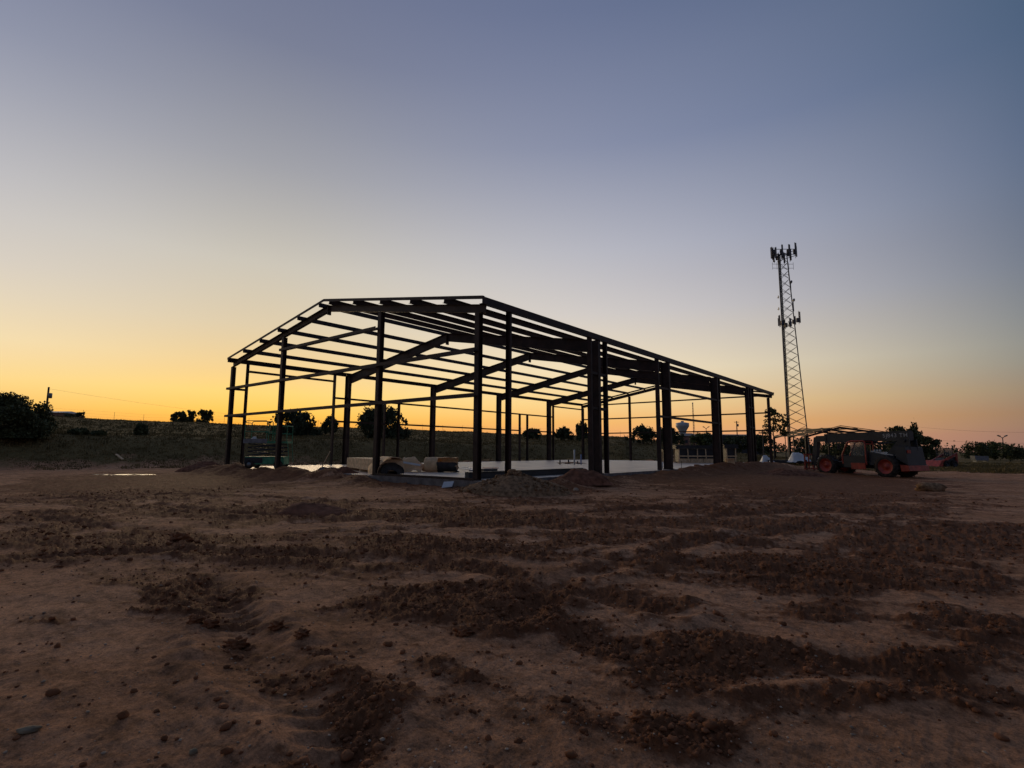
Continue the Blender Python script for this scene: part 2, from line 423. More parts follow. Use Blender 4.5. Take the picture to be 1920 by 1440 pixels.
for pts in ([(560, 985), (800, 972), (1020, 966), (1250, 958), (1500, 950)], [(560, 1006), (860, 990), (1080, 984), (1200, 988), (1330, 1000)],
            [(300, 950), (430, 968), (640, 972)], [(1180, 958), (1420, 962), (1640, 968)], [(1240, 978), (1420, 968), (1560, 962)],
            [(60, 965), (150, 990), (330, 1000)], [(820, 1040), (1100, 1048), (1400, 1078), (1700, 1110)],
            [(0, 1060), (330, 1042), (640, 1048), (900, 1078), (1250, 1150)], [(0, 940), (350, 930), (700, 944), (1000, 948)], [(900, 1006), (1250, 1012), (1600, 1040), (1920, 1080)],
            [(390, 1100), (430, 1170), (520, 1270), (640, 1440)], [(1900, 990), (1560, 985), (1260, 1030), (1050, 1100), (960, 1170)], [(1120, 1210), (1260, 1262), (1500, 1252), (1760, 1290), (1920, 1320)]):
    RUTS.append([_unproj(*p)[:2] for p in pts])
def rut_dist(x, y, line):
    best = np.full(np.shape(x), 1e9); arc = np.zeros(np.shape(x)); s0 = 0.0
    for a, b in zip(line[:-1], line[1:]):
        ab = b - a; ll = math.hypot(*ab); t = np.clip(((x - a[0]) * ab[0] + (y - a[1]) * ab[1]) / (ab @ ab), 0, 1)
        d = np.hypot(x - a[0] - t * ab[0], y - a[1] - t * ab[1]); arc = np.where(d < best, s0 + t * ll, arc); best = np.minimum(best, d); s0 += ll
    return best, arc
def mud_mask(x, y):
    wx = .55 * fbm(x * .7, y * .7, 4, 31); wy = .55 * fbm(x * .7, y * .7, 4, 47)
    lt, dp = lat_dep(x, y)
    lt = lt + wx * np.clip(dp / 6, .4, 1.6); dp = dp + wy * np.clip(dp / 6, .4, 1.6)
    m = np.zeros_like(lt)
    for (l0, d0), sl_, sd_, s in PATCH:
        q = ((lt - l0 * (dp / d0)) / sl_) ** 2 + ((dp - d0) / sd_) ** 2
        m = np.maximum(m, s * np.exp(-.5 * q ** 1.5))
    l2 = lt + .35 * dp; n1 = fbm(l2 * .42, dp * 1.25, 5, 3); n2 = fbm(l2 * 1.7, dp * 4.2, 3, 13)
    n3 = fbm(x * 11, y * 11, 2, 23)
    d_ = np.hypot(np.maximum(np.maximum(-W - x, x), 0), np.maximum(np.maximum(-y, y - L), 0))
    m = np.maximum(m, .72 * np.exp(-(np.maximum(d_ - .6, 0) / 1.0) ** 2))
    for ln in RUTS:
        d = rut_dist(x + .25 * wx, y + .25 * wy, ln)[0]
        m = np.maximum(m, (.50 if ln is RUTS[-3] else .72) * np.exp(-(d / .40) ** 2))
    return np.clip(m * .98 + .55 * n1 + .42 * n2 + .20 * n3 - .02, 0, 1.25)
def detail(x, y, mud, r):
    z = .032 * fbm(x * .35, y * .35, 3, 101) + .018 * fbm(x * 1.6, y * 1.6, 3, 57)
    z = z + .008 * fbm(x * 7, y * 7, 4, 71, .65) * (1 - sst(8, 18, r)) + .0035 * fbm(x * 34, y * 34, 2, 72) * (1 - sst(4, 9, r))
    st = x * .35 + y * .94; su = x * .94 - y * .35
    z = z + .010 * gn(st * 4.5, su * 1.1, 88) * (1 - np.clip(mud, 0, 1))
    ro = fbm(x * 3.4, y * 3.4, 5, 61, .72)
    b2 = np.abs(gn(x * 7.1, y * 7.1, 62)); b3 = np.abs(gn(x * 17, y * 17, 63))
    k2, k3 = 1 - sst(14, 26, r), 1 - sst(6, 14, r)
    cl = .008 + .044 * ro * (.45 + .55 * k2) + .034 * b2 * k2 + .026 * b3 * k3 + .016 * gn(x * 31, y * 31, 64) * k3
    z = z + sst(.38, .78, mud) * np.maximum(cl, -.03) * (.75 + .5 * np.clip(r / 10, 0, 1))
    for ln in RUTS:
        d, arc = rut_dist(x + .18 * gn(x * .8, y * .8, 8), y + .18 * gn(x * .8 + 9, y * .8, 8), ln)
        z = z - .032 * np.exp(-(d / .17) ** 2) + .048 * np.exp(-((d - .34) / .13) ** 2) * (.3 + 1.5 * np.abs(gn(x * 3, y * 3, 19)))
        z = z + .014 * np.exp(-(d / .2) ** 4) * np.sin((arc / .19 + d * 2.2) * 2 * math.pi) * (1 - sst(8, 16, r)) * sst(-.15, .25, gn(x * .6, y * .6, 29))
    far = sst(40, 60, r)
    return z * (1 - far) + far * (.22 * fbm(x * .12, y * .12, 5, 201) + .08 * fbm(x * .8, y * .8, 3, 205))
PUD = []
def ground_z(x, y, fine=True):
    x = np.atleast_1d(np.asarray(x, float)); y = np.atleast_1d(np.asarray(y, float))
    r = np.hypot(x - CAM[0], y - CAM[1])
    z = base_height(x, y)
    if fine: z = z + np.where((x > -W - .02) & (x < .02) & (y > -.02) & (y < L + .02), 0, detail(x, y, mud_mask(x, y), r))
    if fine:
        for (cx_, cy_, lw, dw) in PUD:
            dx, dy = x - cx_, y - cy_; h_ = math.hypot(RT[0], RT[1])
            lx, ly = (dx * RT[0] + dy * RT[1]) / h_, (-dx * RT[1] + dy * RT[0]) / h_
            k = np.exp(-((lx / lw) ** 2 + (ly / dw) ** 2) ** 2 * .35)
            zc = base_height(np.array([cx_]), np.array([cy_]))[0]
            z = z * (1 - k) + k * (zc - .05 + .09 * (fbm(x * 1.3, y * 1.3, 3, 77)))
    return z if len(z) > 1 else float(z[0])
def grass_mask(x, y, z):
    lt, dp = lat_dep(x, y); r = np.hypot(lt, dp); a = np.degrees(np.arctan2(lt, dp))
    return np.where(a < 14, sst(43, 56, r) * 1.1 + .3 * sst(30, 46, r), sst(52, 66, r) * 1.1)

for _px, _py, _lw, _dw in ((232, 889, 1.7, .8),):
    _c = _unproj(_px, _py, -.36); PUD.append((_c[0], _c[1], _lw, _dw))
def build_ground():
    fine_a = np.linspace(-R_(47), R_(47), 1050)
    co = np.linspace(R_(47), 2 * math.pi - R_(47), 70)[1:-1]
    ang = np.concatenate([fine_a, co]); na = len(ang)
    rr = [.25, .8, 1.4]
    hcam = 1.36; px = 1.0 / (FPX * 1024 / 1920)
    r = 2.0
    while r < 4000:
        rr.append(r); r += min(max(r * r * px / hcam * 1.15, r * .0035), r * .09)
        if 12 < r < 45: r = min(r, rr[-1] + .13)
        if r > 45: r = min(r, rr[-1] * 1.02 if r < 135 else rr[-1] * 1.12)
    rr = np.array(rr); nr = len(rr)
    A, Rr = np.meshgrid(ang + FAZ, rr)
    x = CAM[0] + Rr * np.sin(A); y = CAM[1] + Rr * np.cos(A)
    xf, yf = x.ravel(), y.ravel()
    mud = mud_mask(xf, yf); z = ground_z(xf, yf)
    rfl = Rr.ravel()
    mud = mud * (1 - sst(45, 60, rfl))
    lt, dp = lat_dep(xf, yf)
    ins = (xf > -W - .02) & (xf < .02) & (yf > -.02) & (yf < L + .02)
    z = np.where(ins, np.minimum(z, -.12), z)
    i, j = np.meshgrid(np.arange(nr - 1), np.arange(na), indexing='ij')
    j2 = (j + 1) % na
    f = np.stack([i * na + j, i * na + j2, (i + 1) * na + j2, (i + 1) * na + j], -1).reshape(-1, 4)[:, ::-1]
    o = np_mesh('ground', np.stack([xf, yf, z], -1), f, EARTH, None, True, {'mud': mud, 'grass': grass_mask(xf, yf, z)})
    tag(o, 'bare reddish earth churned by tyres, rising to a grassy bank behind', None, None, 'structure')
    return o
build_ground()

# slab
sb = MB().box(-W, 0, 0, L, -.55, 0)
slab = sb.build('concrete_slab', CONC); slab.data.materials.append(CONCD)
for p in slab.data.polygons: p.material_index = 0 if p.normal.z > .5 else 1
slab = slab; tag(slab, 'pale concrete floor slab under the steel frame', kind='structure')
p2 = at(1560, 860, 76)
pd = MB().box(-9, 9, -5, 5, -.6, 0).build('concrete_pad', CONC)

# loose clods and pebbles (nobody could count them)
def ico(sub=1):
    t = (1 + 5 ** .5) / 2
    v = [(-1, t, 0), (1, t, 0), (-1, -t, 0), (1, -t, 0), (0, -1, t), (0, 1, t), (0, -1, -t), (0, 1, -t), (t, 0, -1), (t, 0, 1), (-t, 0, -1), (-t, 0, 1)]
    f = [(0, 11, 5), (0, 5, 1), (0, 1, 7), (0, 7, 10), (0, 10, 11), (1, 5, 9), (5, 11, 4), (11, 10, 2), (10, 7, 6), (7, 1, 8), (3, 9, 4), (3, 4, 2), (3, 2, 6), (3, 6, 8), (3, 8, 9), (4, 9, 5), (2, 4, 11), (6, 2, 10), (8, 6, 7), (9, 8, 1)]
    v = [Vector(p).normalized() for p in v]
    for _ in range(sub):
        mid = {}; nf = []
        def m(a, b):
            k = (min(a, b), max(a, b))
            if k not in mid: v.append(((v[a] + v[b]) / 2).normalized()); mid[k] = len(v) - 1
            return mid[k]
        for a, b, c in f:
            x, y, z = m(a, b), m(b, c), m(c, a); nf += [(a, x, z), (b, y, x), (c, z, y), (x, y, z)]
        f = nf
    return np.array([tuple(p) for p in v]), np.array(f)
def lumps(name, pos, size, sub, matr, jag=.35, flat=.7, smooth=False, parent=None, sink=.25):
    bv, bf = ico(sub); n = len(pos); k = len(bv)
    sc = size[:, None, None] * (1 + jag * (rng.random((n, k, 1)) - .5) * 2) * np.array([1, 1, flat]) * (.75 + .5 * rng.random((n, 1, 3)))
    a = rng.random(n) * 6.283; ca_, sa_ = np.cos(a), np.sin(a)
    p = bv[None] * sc
    x = p[..., 0] * ca_[:, None] - p[..., 1] * sa_[:, None]; y = p[..., 0] * sa_[:, None] + p[..., 1] * ca_[:, None]
    v = np.stack([x, y, p[..., 2]], -1) + pos[:, None] + np.array([0, 0, 1]) * (size * flat * (1 - 2 * sink))[:, None, None]
    f = (bf[None] + (np.arange(n) * k)[:, None, None]).reshape(-1, 3)
    return np_mesh(name, v.reshape(-1, 3), f, matr, parent, smooth)
def scatter(n, r0, r1, fn, half=46, power=1.0):
    out = []
    tot = 0
    while tot < n:
        u = rng.random(n * 3); r = r0 * (r1 / r0) ** (u ** power); a = FAZ + R_(half) * (rng.random(n * 3) * 2 - 1)
        x = CAM[0] + r * np.sin(a); y = CAM[1] + r * np.cos(a)
        keep = rng.random(n * 3) < fn(x, y, r)
        keep &= ~((x > -W - .1) & (x < .1) & (y > -.1) & (y < L + .1))
        out.append(np.stack([x[keep], y[keep], r[keep]], -1)); tot += keep.sum()
    return np.concatenate(out)[:n]
def put(sc):
    return np.stack([sc[:, 0], sc[:, 1], ground_z(sc[:, 0], sc[:, 1])], -1)
mudp = lambda x, y, r: np.clip(mud_mask(x, y) - .30, 0, 1) + .03
sc = scatter(7500, 2.4, 9, mudp); sz = np.clip(np.exp(rng.normal(-5.0, .6, len(sc))), .003, .028)
tag(lumps('mud_clods', put(sc), sz, 1, MUDM, .3, .7), kind='stuff')
sc = scatter(11000, 7, 22, mudp); sz = np.clip(np.exp(rng.normal(-4.55, .55, len(sc))) * (sc[:, 2] / 14) ** .3, .006, .045)
tag(lumps('soil_crumbs', put(sc), sz, 0, MUDM, .35, .65), kind='stuff')
sc = scatter(2600, 2.3, 12, lambda x, y, r: .15 + 0 * r); sz = np.clip(np.exp(rng.normal(-5.4, .45, len(sc))), .002, .013)
tag(lumps('pebbles', put(sc), sz, 0, PEB, .3, .6), kind='stuff')

def single_lump(name, px, py, size, matr, sub, label, cat, group, flat=.65, jag=.22, stretch=1.0):
    c = _unproj(px, py, -.36)
    z = ground_z(c[0], c[1])
    bv, bf = ico(sub)
    nz = np.array([1 + jag * 2 * (gn(p[0] * 1.7 + px, p[1] * 1.7 + p[2] * 2.3, 3) + .5 * gn(p[0] * 4 + py, p[1] * 4 + p[2] * 5, 4)) for p in bv])
    v = bv * nz[:, None] * size * np.array([stretch, 1, flat])
    a = math.atan2(RT[1], RT[0]) + .3
    v = np.stack([v[:, 0] * math.cos(a) - v[:, 1] * math.sin(a), v[:, 0] * math.sin(a) + v[:, 1] * math.cos(a), v[:, 2]], -1)
    o = np_mesh(name, v, bf, matr, None, False)
    o.location = (c[0], c[1], z + size * flat * .45)
    return tag(o, label, cat, group)
CL = 'loose lumps of mud on the dry crust'
for (px, py, s, lb) in ((366, 1172, .060, 'small dark mud clod, left one of a close pair on the dry crust'), (394, 1172, .065, 'small dark mud clod, right one of a close pair on the dry crust'),
                        (441, 1206, .085, 'wide broken mud clod below the pair of small clods'), (520, 1176, .065, 'rounded mud clod right of the pair on the dry crust'),
                        (566, 1202, .055, 'lone small mud clod at the right end of the scattered lumps'), (868, 1188, .075, 'round clod at the lower left tip of the dark churned patch'),
                        (1205, 1352, .060, 'round clod at the top left of the dark patch near the bottom edge'), (338, 1018, .17, 'large mud lump sticking up at the end of the dark ridge')):
    single_lump('mud_clod', px, py, s * .85, MUDM, 3, lb, 'mud clod', CL, .6, .42)
single_lump('rock', 54, 1372, .030, STONE, 2, 'flat pale grey rock on bare soil, the largest stone in the lower left', 'rock', None, .5, .15, 1.7)
single_lump('rock', 1745, 915, .42, GRAVEL, 2, 'low tan boulder half buried in the dark churned soil near the red telehandler', 'rock', None, .55, .15, 1.4)
single_lump('rock', 1080, 922, .10, PEB, 2, 'pale stone at the foot of the red dirt pile near the slab', 'rock', None, .8, .15, 1.0)
single_lump('rock', 362, 1408, .016, STONE, 2, 'small pale stone standing on the bare soil at the bottom edge', 'rock', None, .9, .15, 1.2)

# heaps of soil
def pile(name, px, py, lw, dw, h, matr, label, cat, group, seed, rough=.25, z0=None):
    c = _unproj(px, py, -.36); zb = ground_z(c[0], c[1], False) if z0 is None else z0
    nr_, na_ = 26, 64
    vs = []; fs = []
    a = math.atan2(RT[1], RT[0])
    rr_, aa_ = np.meshgrid(np.linspace(0, 1, nr_), np.linspace(0, 2 * math.pi, na_, endpoint=False), indexing='ij')
    X = rr_ * np.cos(aa_) * lw; Y = rr_ * np.sin(aa_) * dw
    k = 1 + .3 * gn(np.cos(aa_) * 1.3 + seed, np.sin(aa_) * 1.3, seed)
    X, Y = X * k, Y * k
    prof = np.where(rr_ < .75, (1 - rr_ / .98), np.maximum(1 - rr_ / .98, 0)) 
    prof = np.clip(1 - rr_, 0, 1) ** 1.05 * (1 - .25 * np.exp(-(rr_ / .25) ** 2)) 
    Z = prof * h * (1 + rough * 1.6 * fbm(X * 1.1 + seed * 3, Y * 1.1, 3, seed)) + rough * .28 * h * np.abs(gn(X * 4, Y * 4, seed + 1)) * sst(0, .3, 1 - rr_) + .03 * gn(X * 11, Y * 11, seed + 2) * sst(0, .2, 1 - rr_)
    Z = Z - .12 * sst(.8, 1, rr_)
    wx = X * math.cos(a) - Y * math.sin(a); wy = X * math.sin(a) + Y * math.cos(a)
    v = np.stack([wx, wy, Z], -1).reshape(-1, 3)
    i, j = np.meshgrid(np.arange(nr_ - 1), np.arange(na_), indexing='ij'); j2 = (j + 1) % na_
    f = np.stack([i * na_ + j, (i + 1) * na_ + j, (i + 1) * na_ + j2, i * na_ + j2], -1).reshape(-1, 4)
    o = np_mesh(name, v, f, matr, None, True); o.location = (c[0], c[1], zb)
    return tag(o, label, cat, group)
DG = 'heaps of soil round the slab'
g0 = pile('gravel_pile', 965, 926, 1.9, 1.25, .66, GRAVEL, 'broad greenish brown heap of gravelly soil in front of the near building corner', 'gravel pile', DG, 3, .2)
n = 700; q = rng.random(n) ** .6 * .93; an = rng.random(n) * 6.283
lx, ly = q * np.cos(an) * 1.9, q * np.sin(an) * 1.25
aR = math.atan2(RT[1], RT[0])
pp = np.stack([lx * math.cos(aR) - ly * math.sin(aR), lx * math.sin(aR) + ly * math.cos(aR), (1 - q) * .62 - .02], -1)
st = lumps('stones', pp, np.clip(np.exp(rng.normal(-3.6, .5, n)), .012, .09), 0, PEB if False else GRAVEL, .35, .8, False, g0); st['kind'] = 'stuff'
pile('dirt_pile', 1092, 912, 1.15, 1.0, .60, REDDIRT, 'dark red dirt heap beside the slab, right of the gravel heap', 'dirt pile', DG, 11, .35)
pile('dirt_pile', 638, 903, 1.35, .8, .62, REDDIRT, 'dark red dirt heap against the slab end, between the second and third gable columns', 'dirt pile', DG, 17, .3)
pile('dirt_pile', 604, 896, .65, .6, .48, REDDIRT, 'small dirt heap with the shovel stuck in it', 'dirt pile', DG, 23, .3)
pile('dirt_pile', 592, 963, .95, .6, .30, REDDIRT, 'small low cone of dark soil alone on the open dirt', 'dirt pile', DG, 29, .35)
pile('dirt_pile', 382, 884, 1.7, 1.2, .75, REDDIRT, 'rounded dirt heap left of the steel frame, outside its far left corner', 'dirt pile', DG, 31, .3)
pile('dirt_pile', 1478, 888, 2.6, 1.4, .42, REDDIRT, 'long low dirt heap in front of the telehandler and the slab corner', 'dirt pile', DG, 37, .4)

# puddles
def puddle(px, py, lw, dw, label, seed):
    c = _unproj(px, py, -.36); a0 = math.atan2(RT[1], RT[0]); vs = []
    zz = ground_z(c[0], c[1], False)
    for k in range(40):
        t = 2 * math.pi * k / 40; q = 1 + .45 * float(gn(math.cos(t) * 1.6 + seed, math.sin(t) * 1.6, seed))
        X, Y = lw * q * math.cos(t), dw * q * math.sin(t)
        vs.append((c[0] + X * math.cos(a0) - Y * math.sin(a0), c[1] + X * math.sin(a0) + Y * math.cos(a0), zz - .022))
    o = mesh_obj('puddle', vs, [tuple(range(40))], WATER); tag(o, label, kind='structure')
puddle(232, 889, 1.5, .55, 'shallow puddle shining on the dirt left of the frame', 3)

# ------------------------------------------------------------------ steel frame
B = empty('steel_building_frame')
tag(B, 'large red oxide steel building frame with gabled roof purlins, standing on the concrete slab', 'steel frame')
X_, Y_, Z_ = Vector((1, 0, 0)), Vector((0, 1, 0)), Vector((0, 0, 1))
def zroof(x):
    d = min(-x, W + x); return HE + (HR - HE) * max(d, -.1) / (W / 2)
sl_ = math.atan2(HR - HE, W / 2)
def part(name, mb, m=STEEL, parent=None, label=None):
    o = mb.build(name, m, parent or B)
    if label: o['label'] = label
    return o
PD = .24
def baseplate(col, x, y, w, d):
    MB().box(x - w / 2, x + w / 2, y - d / 2, y + d / 2, .002, .03).build('base_plate', STEEL, col)
# main frames
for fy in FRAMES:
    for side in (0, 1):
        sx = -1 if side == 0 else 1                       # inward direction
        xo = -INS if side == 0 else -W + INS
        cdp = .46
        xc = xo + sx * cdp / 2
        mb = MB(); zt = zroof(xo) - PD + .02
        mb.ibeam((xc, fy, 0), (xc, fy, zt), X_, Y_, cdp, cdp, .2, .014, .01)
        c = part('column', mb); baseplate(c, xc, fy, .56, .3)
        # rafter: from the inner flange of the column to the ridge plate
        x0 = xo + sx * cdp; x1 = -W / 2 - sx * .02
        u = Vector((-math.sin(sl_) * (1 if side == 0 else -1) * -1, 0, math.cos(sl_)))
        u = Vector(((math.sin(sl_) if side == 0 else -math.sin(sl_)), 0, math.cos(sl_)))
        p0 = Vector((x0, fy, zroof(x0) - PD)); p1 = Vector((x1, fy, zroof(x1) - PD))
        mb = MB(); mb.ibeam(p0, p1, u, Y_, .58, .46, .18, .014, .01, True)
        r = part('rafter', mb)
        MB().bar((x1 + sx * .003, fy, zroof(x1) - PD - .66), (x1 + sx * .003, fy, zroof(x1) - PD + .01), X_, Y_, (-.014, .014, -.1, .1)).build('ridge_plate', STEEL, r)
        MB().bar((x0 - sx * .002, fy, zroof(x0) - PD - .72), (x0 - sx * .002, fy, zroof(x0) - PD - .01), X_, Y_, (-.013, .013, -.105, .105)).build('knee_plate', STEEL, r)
# gable frames
for gy, s in ((0, 1), (L, -1)):
    yc = gy + s * (EIN + .07)
    for x in (-.42, -E1 if gy == 0 else -4.9, -E2, -W + .17):
        mb = MB(); zt = zroof(x) - PD - .30
        mb.ibeam((x, yc, 0), (x, yc, zt), Y_, X_, .21, .21, .2, .012, .009)
        c = part('column', mb); baseplate(c, x, yc, .3, .3)
    for side in (0, 1):
        sx = -1 if side == 0 else 1
        x0 = -.06 if side == 0 else -W + .06; x1 = -W / 2 - sx * .02
        u = Vector(((math.sin(sl_) if side == 0 else -math.sin(sl_)), 0, math.cos(sl_)))
        mb = MB(); mb.ibeam((x0, yc, zroof(x0) - PD), (x1, yc, zroof(x1) - PD), u, Y_, .28, .28, .16, .012, .009, True)
        r = part('rafter', mb)
        MB().bar((x1, yc, zroof(x1) - PD - .44), (x1, yc, zroof(x1) - PD + .01), X_, Y_, (-.014, .014, -.09, .09)).build('ridge_plate', STEEL, r)
        # rake angle on top of the purlin ends
        y0 = gy - s * .03
        xe = .03 if side == 0 else -W - .03
        mb = MB(); q0 = Vector((xe, y0, zroof(xe) + .004)); q1 = Vector((-W / 2, y0, zroof(-W / 2) + .004))
        mb.bar(q0, q1, u, Vector((0, s, 0)), (-.115, 0, -.008, 0)); mb.bar(q0, q1, u, Vector((0, s, 0)), (-.0, .008, -.008, .11))
        part('rake_angle', mb)
# purlins and eave struts, one length per bay
ends = (-.025,) + FRAMES + (L + .025,)
SP = (W / 2 - .42) / 5
for a, b in zip(ends[:-1], ends[1:]):
    a_, b_ = a + .004, b - .004
    for side in (0, 1):
        sx = -1 if side == 0 else 1
        u = Vector(((math.sin(sl_) if side == 0 else -math.sin(sl_)), 0, math.cos(sl_)))
        tdir = Vector((-u.z if side == 0 else u.z, 0, abs(u.x)))
        for k in range(1, 6):
            d = SP * k; x = -d if side == 0 else -W + d
            mb = MB().zsec((x, a_, zroof(x) - .232), (x, b_, zroof(x) - .232), u, tdir, .23, .09)
            part('purlin', mb)
        xe = .0 if side == 0 else -W
        mb = MB().csec((xe, a_, zroof(xe) - .25), (xe, b_, zroof(xe) - .25), Z_, Vector((sx, 0, 0)), .25, .15)
        part('eave_strut', mb)
# girts
def girt_x(z, x0, x1, gy, s):
    part('girt', MB().csec((x0, gy, z - .06), (x1, gy, z - .06), Vector((0, s, 0)), Z_, .19, .12))
def girt_y(z, y0, y1, side):
    sx = -1 if side == 0 else 1; x = -.055 if side == 0 else -W + .055
    part('girt', MB().csec((x, y0 + .008, z - .055), (x, y1 - .008, z - .055), Vector((sx, 0, 0)), Z_, .2, .11))
G = (2.85, 4.40, 5.95)
xs = (-.36, -E1, -E2, -W)
for k in range(3):
    for z in G[:2]: girt_x(z, xs[k] - .003, xs[k + 1] + .003, 0, 1)
    for z in G: girt_x(z, (xs[0], -4.9, xs[2])[k] - .003, (-4.9, xs[2], xs[3])[k] + .003, L, -1)
girt_x(G[2], xs[1] - .003, xs[2] + .003, 0, 1)
for z, y0, y1 in ((2.85, .21, 1.13), (4.4, .21, 1.13), (2.85, 6.75, 7.7), (4.4, 6.75, 7.77), (2.85, 7.77, 10.9), (4.4, 7.774, 15.48), (2.85, 12.28, 15.48), (2.85, 15.484, 23.42), (4.4, 15.484, 23.42),
                  (2.85, 23.424, 26.55), (4.4, 23.424, 31.19), (2.85, 27.82, 31.19), (2.85, 31.194, 32.17), (4.4, 31.194, 32.17)):
    girt_y(z, y0, y1, 1)
girt_y(5.5, 1.13, 6.75, 1); girt_y(5.5, 32.17, 37.7, 1)
for z in G[:2]:
    girt_y(z, 15.48, 23.42, 0)
    for y0, y1 in ((7.05, 7.77), (7.774, 8.5), (14.0, 15.476), (23.424, 23.97), (30.5, 31.19), (31.194, 31.95)): girt_y(z, y0, y1, 0)
# jambs: channels framing the door openings
def jamb(y, side, zt, s=1):
    sx = -1 if side == 0 else 1; x = -INS if side == 0 else -W + INS
    c = part('jamb', MB().csec((x, y, 0), (x, y, zt), Vector((sx, 0, 0)), Vector((0, s, 0)), .21, .10, .009))
for y, s in ((1.6, -1), (7.05, 1), (8.5, -1), (14.0, 1), (23.97, -1), (30.5, 1), (31.95, -1)): jamb(y, 0, zroof(-.21) - .22, s)
for y, s, zt in ((1.13, -1, 5.98), (6.75, 1, 5.98), (10.9, 1, 4.37), (12.28, -1, 4.37), (26.55, 1, 4.37), (27.82, -1, 4.37), (32.17, -1, 5.98), (37.7, 1, 5.98)): jamb(y, 1, zt, s)
# base angle along the near slab edge
part('base_angle', MB().bar((-E1 + .12, .02, .002), (-.36, .02, .002), Y_, Z_, (0, .008, 0, .09)).bar((-E1 + .12, .03, .002), (-.36, .03, .002), Y_, Z_, (0, .08, 0, .008)))

# ------------------------------------------------------------------ things on the slab
def oriented(name, p, q, z=0.0):
    """empty at p, its x axis pointing towards q"""
    return empty(name, (p[0], p[1], z), math.atan2(q[1] - p[1], q[0] - p[0]))
# kraft wrapped panel bundle
e = oriented('panel_bundle', (-11.7, 3.35), (-6.0, 1.05))
tag(e, 'long two layer bundle of pale panels with brown paper curling off its near end', 'panel bundle')
LB = 6.15
for k in range(2):
    for j in range(3):
        w_ = LB / 3
        MB().box(j * w_ + .004, (j + 1) * w_ - .004, -.52, .52, .12 + k * .245, .12 + k * .245 + .235).build('panel', WOOD, e)
for x in (.5, 3.0, 5.2): MB().box(x, x + .1, -.55, .55, 0.002, .118).build('skid', WOOD, e)
def shell(r, a0, a1, x0, x1, n=18, m=8, jit=.03, seed=1, sx=1.0, sz=1.0, t=.02, torn=0.0):
    vs = []; fs = []
    for lay in (0, 1):
        for i in range(m + 1):
            for k in range(n + 1):
                a = a0 + (a1 - a0) * k / n; x = x0 + (x1 - x0) * i / m
                if torn and i == m: x += torn * float(gn(k * .45, seed, 3)) * 2
                q = 1 + jit * 2 * float(gn(x * 2.3 + seed, a * 1.7, 9)) - lay * t / r
                vs.append((x, -r * q * math.cos(a) * sx, r * q * math.sin(a) * sz))
    st = (m + 1) * (n + 1)
    for i in range(m):
        for k in range(n):
            q = i * (n + 1) + k; fs.append((q, q + n + 1, q + n + 2, q + 1)); q += st; fs.append((q, q + 1, q + n + 2, q + n + 1))
    rim = [i * (n + 1) for i in range(m + 1)] ; rim2 = [i * (n + 1) + n for i in range(m + 1)]
    for l in (rim, rim2):
        for a, b in zip(l[:-1], l[1:]): fs.append((a, b, b + st, a + st))
    for base in (0, m * (n + 1)):
        for k in range(n): fs.append((base + k, base + k + 1, base + k + 1 + st, base + k + st))
    return vs, fs
v, f = shell(.66, R_(0), R_(128), 4.95, 6.55, 18, 8, .04, 3, 1.0, 1.08, .02, .12)
o = mesh_obj('paper_flap', [(x, y, z) for x, y, z in v], f, KRAFT, e, True)
v, f = shell(.50, R_(4), R_(176), 5.0, 6.38, 12, 4, .08, 5, 1.0, 1.0, .3)
mesh_obj('dark_lining', v, f, DARKW, e, True)

# opened roll of wrapping
e = oriented('torn_paper_roll', (-7.0, 4.75), (-4.55, 5.6))
e.location = (-6.75, 3.6, 0)
a0 = math.atan2(RT[1], RT[0]); e.rotation_euler = (0, 0, a0 - .12)
tag(e, 'torn brown paper roll lying open with dark filling, beside the near corner column', 'paper roll')
v, f = shell(.36, R_(-80), R_(262), 0, .62, 26, 6, .03, 11, 1.0, .92, .02)
mesh_obj('roll_cover', [(x, y, z + .34) for x, y, z in v], f, KRAFT, e, True)
v, f = shell(.35, R_(75), R_(250), .62, 1.45, 16, 8, .07, 13, 1.0, .95, .02, .1)
mesh_obj('torn_cover', [(x, y, z + .34) for x, y, z in v], f, KRAFT, e, True)
v, f = shell(.37, R_(-85), R_(20), .60, 1.5, 14, 8, .09, 15, 1.0, .9, .05, .1)
mesh_obj('dark_filling', [(x, y, z + .34) for x, y, z in v], f, DARKW, e, True)
def crumple(nx, ny, lx, ly, h, seed, peak=.5):
    X, Y = np.meshgrid(np.linspace(0, lx, nx), np.linspace(-ly / 2, ly / 2, ny), indexing='ij')
    Z = h * np.exp(-((Y / (ly * .33)) ** 2)) * (sst(0, lx * .3, X) * (1 - .5 * sst(lx * peak, lx, X))) + .18 * h * fbm(X * 3 + seed, Y * 3, 3, seed)
    Z = np.maximum(Z, .01)
    v = np.stack([X, Y, Z], -1).reshape(-1, 3)
    i, j = np.meshgrid(np.arange(nx - 1), np.arange(ny - 1), indexing='ij')
    return v, np.stack([i * ny + j, (i + 1) * ny + j, (i + 1) * ny + j + 1, i * ny + j + 1], -1).reshape(-1, 4)
v, f = crumple(22, 18, 1.35, .95, .66, 5, .6); v[:, 0] -= 1.42
np_mesh('crumpled_cover', v, f, KRAFT, e, False)
MB().bar((-.95, -.40, .44), (-.12, -.46, .32), Vector((0, .5, .86)), Vector((0, -.86, .5)), (-.045, .045, 0, .012)).build('bright_edge_strip', WHITEP, e)

